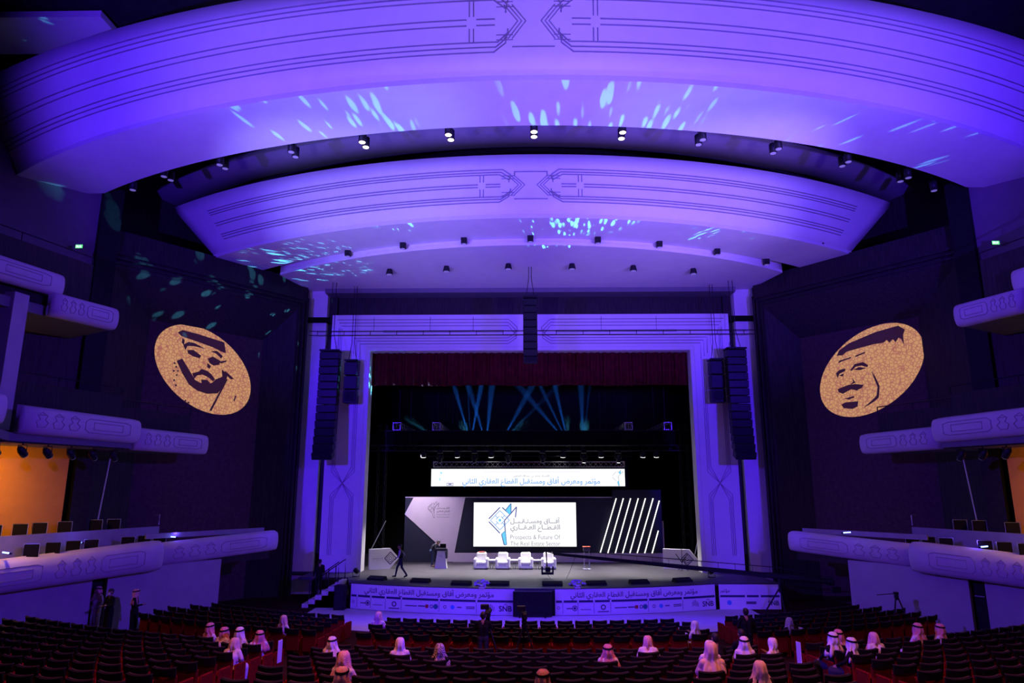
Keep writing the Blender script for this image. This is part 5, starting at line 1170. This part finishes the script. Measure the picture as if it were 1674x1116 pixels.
def person_parts(mesh, lab, loc, rz, extra=(), group=None):
    root = thing('person', lab, 'person', loc, rz, group); o = bpy.data.objects.new('body', mesh); COL.objects.link(o); o.parent = root
    for nm, me in extra: q = bpy.data.objects.new(nm, me); COL.objects.link(q); q.parent = root
    return root
def eyes(J):
    hd, f, s = Vector(J['head']), Vector(J.get('face', (0, 1, 0))).normalized(), Vector(J.get('side', (1, 0, 0))).normalized(); up = s.cross(f)
    return [(tuple(hd + f*0.088 + s*e*0.034 + up*0.012), 0.014, 6) for e in (-1, 1)] + [(tuple(hd + f*0.09 - up*0.062 + s*e*0.015), 0.014, 6) for e in (-1, 1)]
def mk(name, J, mats, robe=None, hair=True, voxel=0.016):
    return body_mesh(name, human(J, IDX, hair, robe), mats, voxel, dots=eyes(J))
def mats_(top, legs, sleeve=None, shoe=None, hair=None): return [top, legs, skin_m, hair or hair_m, shoe or clothblack, sleeve or top, hair_m]
def mesh_of(mb, name, m, smooth=True):
    me = bpy.data.meshes.new(name); me.from_pydata(mb.v, [], mb.f); finish(me, m, smooth); return me
def scarf_mesh(head, name, m, style=0, seed=0, lean=0.0):
    """cloth laid over the head, open at the face, falling on the shoulders and back"""
    rnd = random.Random(seed); hx, hy, hz = head; g = []; ph = rnd.uniform(0, 6); nA = 32
    prof = [(0.03, 0.158), (0.075, 0.145), (0.108, 0.105), (0.122, 0.05), (0.126, -0.01), (0.135, -0.07), (0.150, -0.13), (0.178, -0.19), (0.205, -0.26), (0.225, -0.34), (0.235, -0.43)]
    if style == 1: prof = [(0.03, 0.155), (0.075, 0.145), (0.106, 0.105), (0.118, 0.05), (0.118, -0.01), (0.115, -0.07), (0.122, -0.13), (0.150, -0.20), (0.195, -0.27), (0.22, -0.36), (0.23, -0.46)]
    for i, (r, z) in enumerate(prof):
        row = []; opening = 0.0 if i < 3 else min(1.0, (i-2)/2.5)*0.85
        for j in range(nA+1):
            a = -PI/2 + (2*PI)*j/nA                       # starts at the front (-PI/2 turned so +Y is the face)
            a = PI/2 + opening*0.75 + (2*PI - 1.5*opening)*j/nA
            fold = 1 + (0.04 + 0.018*i)*math.sin(7*a + ph)*(i > 3) + 0.03*math.sin(13*a + ph*2)*(i > 5)
            rx = r*fold*(1.0 if i < 6 else 1.12); ry = r*fold*(1.08 if i < 6 else 0.62)
            row.append((hx + rx*math.cos(a), hy + ry*math.sin(a) - 0.02 - lean*max(0, i-4)*0.01, hz + z + 0.012*math.sin(5*a + ph)*(i > 8)))
        g.append(row)
    mb = MB(); mb.sheet(g, -0.012); return mesh_of(mb, name, m)
def cord_mesh(head):
    mb = MB(); hx, hy, hz = head
    for dz in (0.062, 0.085): mb.tube([(hx + 0.118*math.cos(2*PI*k/20), hy - 0.02 + 0.128*math.sin(2*PI*k/20), hz + dz + 0.018*math.sin(2*PI*k/20)) for k in range(20)], 0.014, 6, True)
    return mesh_of(mb, 'head_cord', black)
# seated spectators: three poses, several scarves
SJ = [sit(), sit(chest=(0, -0.08, 0.90), neck=(0.0, -0.02, 1.09), head=(0.0, 0.05, 1.21)), sit(head=(0.03, -0.10, 1.27), neck=(0.01, -0.13, 1.12), elr=(0.29, 0.02, 0.88), har=(0.10, 0.15, 1.02))]
SB = {}
def seated_body(k, m, legs):
    key = (k, m.name)
    if key not in SB: SB[key] = mk('seated_body', SJ[k], mats_(m, legs), robe=1, voxel=0.02)
    return SB[key]
SCF = {'white': sc_white, 'red': sc_red, 'pink': sc_pink, 'bw': sc_bw, 'cream': sc_cream}
used = set()
def free_seat(px, py, headz=1.33):
    best = min((s for s in seats if id(s) not in used), key=lambda s: (lambda q: (q[0]-px)**2 + 2*(q[1]-py)**2)(proj((s[0], s[1]-0.1, s[2]+headz))))
    used.add(id(best)); return best
SPEC = [  # head top in the photo, scarf, cord, pose, robe, label
 (347, 1019, 'red', 1, 0, 'white', 'seated man in red-checked headscarf with black cord, leftmost of the stalls group'),
 (364, 1019, 'red', 1, 1, 'white', 'seated man in red-checked headscarf turned to his left-hand neighbour, left stalls'),
 (395, 1024, 'white', 1, 0, 'white', 'seated man in white headscarf behind the cream-scarfed spectator, left stalls'),
 (381, 1036, 'cream', 0, 1, 'white', 'seated spectator in plain cream headscarf leaning forward, left stalls'),
 (421, 1030, 'red', 1, 2, 'white', 'seated man in red-checked headscarf at the row end, left stalls'),
 (471, 1009, 'pink', 0, 0, 'white', 'seated man in pale pink checked scarf without cord, by the left aisle'),
 (545, 1037, 'white', 1, 0, 'white', 'seated man in white headscarf with black cord, left edge of the centre block'),
 (571, 1060, 'pink', 0, 0, 'white', 'seated man in coral-lit scarf, upper of two at the centre block left'),
 (554, 1088, 'pink', 1, 0, 'white', 'seated man in orange-lit scarf with cord at the bottom left of centre'),
 (620, 1000, 'pink', 0, 0, 'white', 'lone seated man in pink scarf in the front row left'),
 (653, 1039, 'white', 0, 0, 'white', 'seated spectator in peaked plain white headscarf, centre stalls'),
 (718, 1041, 'bw', 0, 0, 'black', 'seated spectator in black and white striped scarf, centre stalls'),
 (898, 1101, 'pink', 1, 0, 'white', 'seated man in orange-lit checked scarf at the bottom centre edge'),
 (994, 1049, 'red', 1, 0, 'white', 'seated man in dark red checked scarf with cord, centre stalls right'),
 (1060, 1044, 'pink', 0, 1, 'white', 'seated man in bright pink scarf leaning forward, centre stalls right'),
 (1131, 1018, 'white', 0, 2, 'white', 'seated spectator in draped white scarf at the right aisle end'),
 (1159, 1046, 'white', 0, 0, 'white', 'seated spectator in white scarf beside a dark-haired neighbour, right of centre'),
 (1221, 1042, 'white', 1, 0, 'white', 'seated man in white headscarf with thin cord, below the dark standing man'),
 (1264, 1034, 'white', 0, 2, 'white', 'seated spectator in white scarf turned sideways, right block aisle end'),
 (1287, 1018, 'bw', 0, 0, 'black', 'dim seated spectator in grey scarf in the right block'),
 (1166, 1069, 'cream', 0, 0, 'cream', 'large seated woman in cream headscarf and matching robe, bottom right of centre'),
 (1233, 1078, 'cream', 0, 0, 'black', 'seated woman in smooth cream hooded headscarf, bottom right'),
 (1368, 1027, 'red', 1, 0, 'white', 'seated man in red-checked scarf behind the white-scarfed pair, right block'),
 (1351, 1040, 'white', 1, 0, 'black', 'left one of the white-scarfed pair seated in the right block'),
 (1377, 1043, 'white', 1, 2, 'black', 'right one of the white-scarfed pair seated in the right block'),
 (1431, 1028, 'pink', 0, 1, 'white', 'seated man with head bowed under a pink scarf, right block'),
 (1492, 1021, 'red', 1, 0, 'white', 'seated man in red-checked scarf with black cord, below the empty tripod'),
 (1532, 1018, 'red', 1, 0, 'white', 'rightmost seated man in red-checked scarf near the right wall')]
ROBE = {'white': (thobe, thobe), 'black': (clothblack, clothnavy), 'cream': (sc_cream, sc_cream)}
for i, (px, py, sc, cord, pose, rb, lab) in enumerate(SPEC):
    st = free_seat(px, py); top, lg = ROBE[rb]; J = SJ[pose]; hd = J['head']
    ex = [('headscarf', scarf_mesh(hd, 'headscarf', SCF[sc], 0 if cord or i % 2 else 1, i))]
    if cord: ex.append(('head_cord', cord_mesh(hd)))
    a = atY(px, py, st[1]-0.1); dx = max(-0.12, min(0.12, a.x - st[0]))
    k = random.uniform(0.95, 1.02) if 'large' not in lab else 1.1
    r = person_parts(seated_body(pose, top, lg), lab, (st[0]+dx, st[1], st[2]-0.10), st[3] + (random.uniform(-0.3, 0.3) if pose != 2 else 0.6), ex)
    r.scale = (k, k, k)
# dark-haired neighbour and headset man without scarf
for px, py, lab in ((1170, 1043, 'seated dark-haired man without scarf beside the white-scarfed spectator'), (1206, 1036, 'seated bareheaded man with headset at the right aisle')):
    st = free_seat(px, py); person_parts(seated_body(0, clothblack, clothnavy), lab, (st[0], st[1], st[2]), st[3])

# walking man on the stage, heading left
wj = stand(hip=(0, 0, 0.92), knr=(0.08, 0.22, 0.52), anr=(0.08, 0.30, 0.10), knl=(-0.08, -0.06, 0.52), anl=(-0.08, -0.34, 0.14), tol=(-0.08, -0.20, 0.045), elr=(0.25, -0.12, 1.14), har=(0.22, 0.02, 0.92), ell=(-0.26, 0.08, 1.14), hal=(-0.22, 0.26, 0.98),
           chest=(0, 0.03, 1.24), neck=(0, 0.06, 1.45), head=(0, 0.10, 1.60))
p = atZ(655, 943.5, STZ); person_parts(mk('walking_body', wj, mats_(clothblack, clothnavy, greyshirt)), 'man in black vest and pale sleeves walking left across the stage', (p.x, p.y, STZ), PI/2)
# man bending over the lectern, facing right
f = Vector((0, 0.75, -0.66)); bj = stand(hip=(0, -0.05, 0.93), chest=(0, 0.10, 1.22), neck=(0, 0.24, 1.37), head=(0, 0.36, 1.42), face=tuple(f), elr=(0.24, 0.22, 1.02), har=(0.16, 0.42, 1.05), ell=(-0.24, 0.10, 0.98), hal=(-0.16, 0.22, 0.82))
bj['knr'] = (0.10, 0.02, 0.50); bj['anr'] = (0.13, -0.02, 0.085); bj['tor'] = (0.14, 0.14, 0.04); bj['tol'] = (-0.12, 0.14, 0.04)
p = atZ(706, 926, STZ); person_parts(mk('bending_body', bj, mats_(clothnavy, jeans, None, brownshoe)), 'man in dark jacket and jeans bending over the lectern', (p.x, p.y, STZ), -PI/2)
# man at the stage stairs
sj = stand(elr=(0.25, 0.05, 1.14), har=(0.20, 0.24, 1.0)); person_parts(mk('stairs_body', sj, mats_(clothblack, clothblack)), 'man in black standing on the white stage stairs', (-11.0, 36.95, 0.62), 0.5)
# camera operator seen from behind
op = atY(790, 1040, 23.4); fz = floor_z(op.x, 23.4)
oj = stand(elr=(0.30, 0.10, 1.18), har=(0.14, 0.34, 1.32), ell=(-0.30, 0.08, 1.16), hal=(-0.08, 0.34, 1.22), head=(0.0, 0.07, 1.58), neck=(0, 0.02, 1.45))
person_parts(mk('operator_body', oj, mats_(clothblack, clothnavy)), 'camera operator in black jacket seen from behind, centre aisle', (op.x, 23.2, floor_z(op.x, 23.2)), 0.0)
tripod_cam((op.x+0.12, 23.85, floor_z(op.x, 23.85)), 'the tripod in front of the operator, carrying a video camera', 1.38)
t2 = atY(857, 1040, 23.6); tripod_cam((t2.x, 23.6, floor_z(t2.x, 23.6)), 'unattended tripod before the black monitor, carrying a video camera', 1.35, rz=0.1)
t3 = Vector((16.9, 31.5, 0)); q3 = atY(1465, 972, 30.2); tripod_cam((q3.x, 30.2, floor_z(q3.x, 30.2)), 'empty black tripod with pan handle before the right plaster wall', q3.z - floor_z(q3.x, 30.2), False, wide=0.5)
# dark standing man at the right aisle
p = atY(1222, 1040, 24.0); person_parts(mk('standing_body', stand(elr=(0.28, 0.05, 1.14), har=(0.12, 0.26, 1.10), ell=(-0.28, 0.05, 1.14), hal=(-0.10, 0.26, 1.06)), mats_(clothblack, clothblack)), 'dark standing man at the right aisle seen from behind', (p.x, 24.0, floor_z(p.x, 24.0)), 0.0)
# three people standing by the left doorway
fold = dict(elr=(0.27, 0.04, 1.14), har=(-0.06, 0.22, 1.14), ell=(-0.27, 0.04, 1.14), hal=(0.08, 0.24, 1.10))
for (px, py, Y, m, l2, sc, rz, J, lab) in ((159, 985, 28.9, thobe, thobe, 'red', PI-0.4, stand(), 'man in white robe standing in the dark doorway at left'),
        (180, 985, 28.4, clothblack, clothblack, None, PI-0.5, stand(**fold), 'man in black with folded arms and pale face mask by the left doorway'),
        (221, 985, 28.9, clothblack, clothblack, 'red', -1.3, stand(elr=(0.26, 0.10, 1.14), har=(0.18, 0.34, 1.18)), 'man in long black cloak and red scarf looking at his phone, left wall')):
    a = atY(px, py, Y); z = floor_z(a.x, Y); ex = []
    if sc: ex = [('headscarf', scarf_mesh(J['head'], 'headscarf', SCF[sc], 0, px)), ('head_cord', cord_mesh(J['head']))]
    else:
        mb = MB(); hd = J['head']; mb.sheet([[(hd[0] + 0.085*math.sin(t), hd[1] + 0.01 + 0.098*math.cos(t), hd[2] + dz) for t in (-1, -0.5, 0, 0.5, 1)] for dz in (-0.10, -0.05, -0.005)], -0.008); ex = [('face_mask', mesh_of(mb, 'face_mask', sc_white))]
    person_parts(mk('standing_body', J, mats_(m, l2), robe=1), lab, (a.x, Y, z), rz, ex)

# white sheets on some seat ends, small papers
for i, (px, py) in enumerate(((463, 1052), (1283, 1068), (1120, 1040), (1296, 1040))):
    st = min(seats, key=lambda s: (lambda q: (q[0]-px)**2 + (q[1]-py)**2)(proj((s[0] + (0.33 if s[0] < 0 else -0.33), s[1], s[2]+0.75))))
    sg = 1 if st[0] < 0 else -1; M = Matrix.Translation((st[0], st[1], st[2])) @ Matrix.Rotation(st[3], 4, 'Z')
    q = MB(); q.rbox((sg*0.335, -0.1, 0.62), (0.02, 0.22, 0.62), 0.006); q.v = [tuple(M @ Vector(v)) for v in q.v]
    o = obj('seat_end_sheet', q, white); tag(o, ['white sheet on the aisle seat end, left stalls', 'white sheet on the aisle seat end below the dark standing man, right stalls', 'white sheet on the seat end at the right of the centre block', 'white sheet on the seat end of the far right aisle'][i], 'sheet')

# ================================================================== STAGE LIGHT
WHITE = (1.0, 0.93, 0.95)
for px, tx, e in ((693, -7.5, 2400), (748, -5.3, 2000), (803, -2.4, 2600), (920, 0.6, 2600), (982, 3.2, 2300), (1050, 7.0, 2600)):
    x = atY(px, 738, FY).x; spot('lantern_beam', (x, FY-0.05, 7.75), (tx, 42.0, STZ), e*1.2, 66, WHITE, 0.8, 0.12)
spot('lantern_beam', (-6.9, 43.1, 8.0), (-6.4, 46.4, 3.4), 1200, 84, (1.0, 0.86, 1.0), 0.9, 0.1)
spot('lantern_beam', (0.3, 40.6, 13.6), (-1.0, 42.7, 1.8), 4500, 34, WHITE, 0.8, 0.1)
spot('lantern_beam', (6, 40.6, 13.6), (6.0, 42.0, 1.3), 1200, 40, (0.8, 0.7, 1.0), 0.8, 0.1)
# truss glints above the title screen
for x in (-2.55, 1.85): spot('truss_beam', (x, 45.4, 8.3), (x+0.1, 46.25, 7.4), 40, 60, WHITE, 0.6, 0.05)

# moving heads with broken-glass gobos throwing cyan flecks on the canopies and left wall
def gobo(loc, target, watts, cone, color, scale, thr, seed):
    o = spot('gobo_beam', loc, target, watts, cone, color, 0.35, 0.01); l = o.data; l.use_nodes = True; nt = l.node_tree
    em = nt.nodes['Emission']; tc = nt.nodes.new('ShaderNodeTexCoord')
    sp = nt.nodes.new('ShaderNodeSeparateXYZ'); nt.links.new(tc.outputs['Normal'], sp.inputs[0])
    dv = [nt.nodes.new('ShaderNodeMath') for _ in range(2)]; cb = nt.nodes.new('ShaderNodeCombineXYZ')
    for k, d in enumerate(dv): d.operation = 'DIVIDE'; nt.links.new(sp.outputs[k], d.inputs[0]); nt.links.new(sp.outputs[2], d.inputs[1]); nt.links.new(d.outputs[0], cb.inputs[k])
    cb.inputs[2].default_value = seed
    mp = nt.nodes.new('ShaderNodeMapping'); mp.inputs['Rotation'].default_value = (0, 0, seed*0.7); mp.inputs['Scale'].default_value = (1.0, 0.42, 1.0); nt.links.new(cb.outputs[0], mp.inputs['Vector'])
    n = nt.nodes.new('ShaderNodeTexVoronoi'); n.inputs['Scale'].default_value = scale; n.inputs['Randomness'].default_value = 1.0; nt.links.new(mp.outputs[0], n.inputs['Vector'])
    n2 = nt.nodes.new('ShaderNodeTexNoise'); n2.inputs['Scale'].default_value = scale*0.35; nt.links.new(cb.outputs[0], n2.inputs['Vector'])
    ad = nt.nodes.new('ShaderNodeMath'); ad.operation = 'ADD'; nt.links.new(n.outputs['Distance'], ad.inputs[0])
    ml = nt.nodes.new('ShaderNodeMath'); ml.operation = 'MULTIPLY'; ml.inputs[1].default_value = 0.8; nt.links.new(n2.outputs['Fac'], ml.inputs[0]); nt.links.new(ml.outputs[0], ad.inputs[1])
    r = nt.nodes.new('ShaderNodeMapRange'); r.inputs['From Min'].default_value = thr; r.inputs['From Max'].default_value = thr-0.12; r.inputs['To Min'].default_value = 0.0; r.inputs['To Max'].default_value = 1.0
    nt.links.new(ad.outputs[0], r.inputs['Value']); nt.links.new(r.outputs[0], em.inputs['Strength'])
CY = (0.10, 0.65, 1.0)
GB = [((3.6, 46.2, 8.95), (1000, 165), Z1, 19, 1, 0.80), ((-3.95, 46.2, 9.0), (520, 175), Z1, 17, 2, 0.72), ((-5.7, 46.2, 8.95), (60, 292), Z1, 9, 3, 0.74), ((2.6, 46.2, 8.95), (910, 362), Z2, 12, 4, 0.74),
      ((-3.4, 43.1, 7.55), (510, 408), Z2, 20, 5, 0.70), ((-1.9, 46.0, 8.95), (1450, 225), Z1, 17, 6, 0.66)]
for loc, (px, py), z, cone, seed, thr in GB: gobo(loc, atZ(px, py, z), 45000 if loc[1] > 45 else 16000, cone, CY, 80, thr, seed*3.1)
gobo((1.8, 43.1, 7.55), Wp(-1, 4.5, 17.0), 60000, 22, CY, 60, 0.72, 21.0)
# ================================================================== STAGE HAZE (lit by the beam lights)
hz = MB(); hz.box((0, 47.9, 12.6), (18.8, 7.6, 6.6))
hm = bpy.data.materials.new('stage_haze'); hm.use_nodes = True; nt = hm.node_tree; nt.nodes.remove(nt.nodes['Principled BSDF'])
vsn = nt.nodes.new('ShaderNodeVolumeScatter'); vsn.inputs['Density'].default_value = 0.007; vsn.inputs['Anisotropy'].default_value = 0.2; vsn.inputs['Color'].default_value = (0.8, 0.9, 1, 1)
nt.links.new(vsn.outputs[0], nt.nodes['Material Output'].inputs['Volume'])
ho = obj('stage_haze', hz, hm); ho['kind'] = 'stuff'; ho['label'] = 'thin haze above the stage lit by blue beams'
BL = (0.02, 0.20, 1.0)
def beam(loc, px, py, watts, cone, Y=46.2): spot('haze_beam', Vector(loc) + Vector((0, 0, 0.12)), atY(px, py, Y), watts*24, cone, BL, 1.0, 0.02)
for px, py, e, c in ((748, 650, 1.0, 6), (765, 640, 0.7, 3), (782, 655, 1.0, 7)): beam((-3.95, 46.2, 8.85), px, py, e*5000, c)
for px, py, e, c in ((781, 680, 0.6, 8), (800, 672, 0.6, 9)): beam((-2.9, 46.2, 8.8), px, py, e*5000, c)
for px, py, e, c in ((845, 676, 0.6, 8), (870, 672, 0.35, 5)): beam((-1.9, 46.0, 8.8), px, py, e*5000, c)
for px, py, e, c in ((915, 665, 1.0, 6), (895, 655, 0.8, 5), (880, 668, 0.6, 7)): beam((2.6, 46.2, 8.75), px, py, e*5000, c)
for px, py, e, c in ((950, 640, 0.45, 9), (962, 650, 0.4, 4)): beam((3.6, 46.2, 8.8), px, py, e*5000, c)
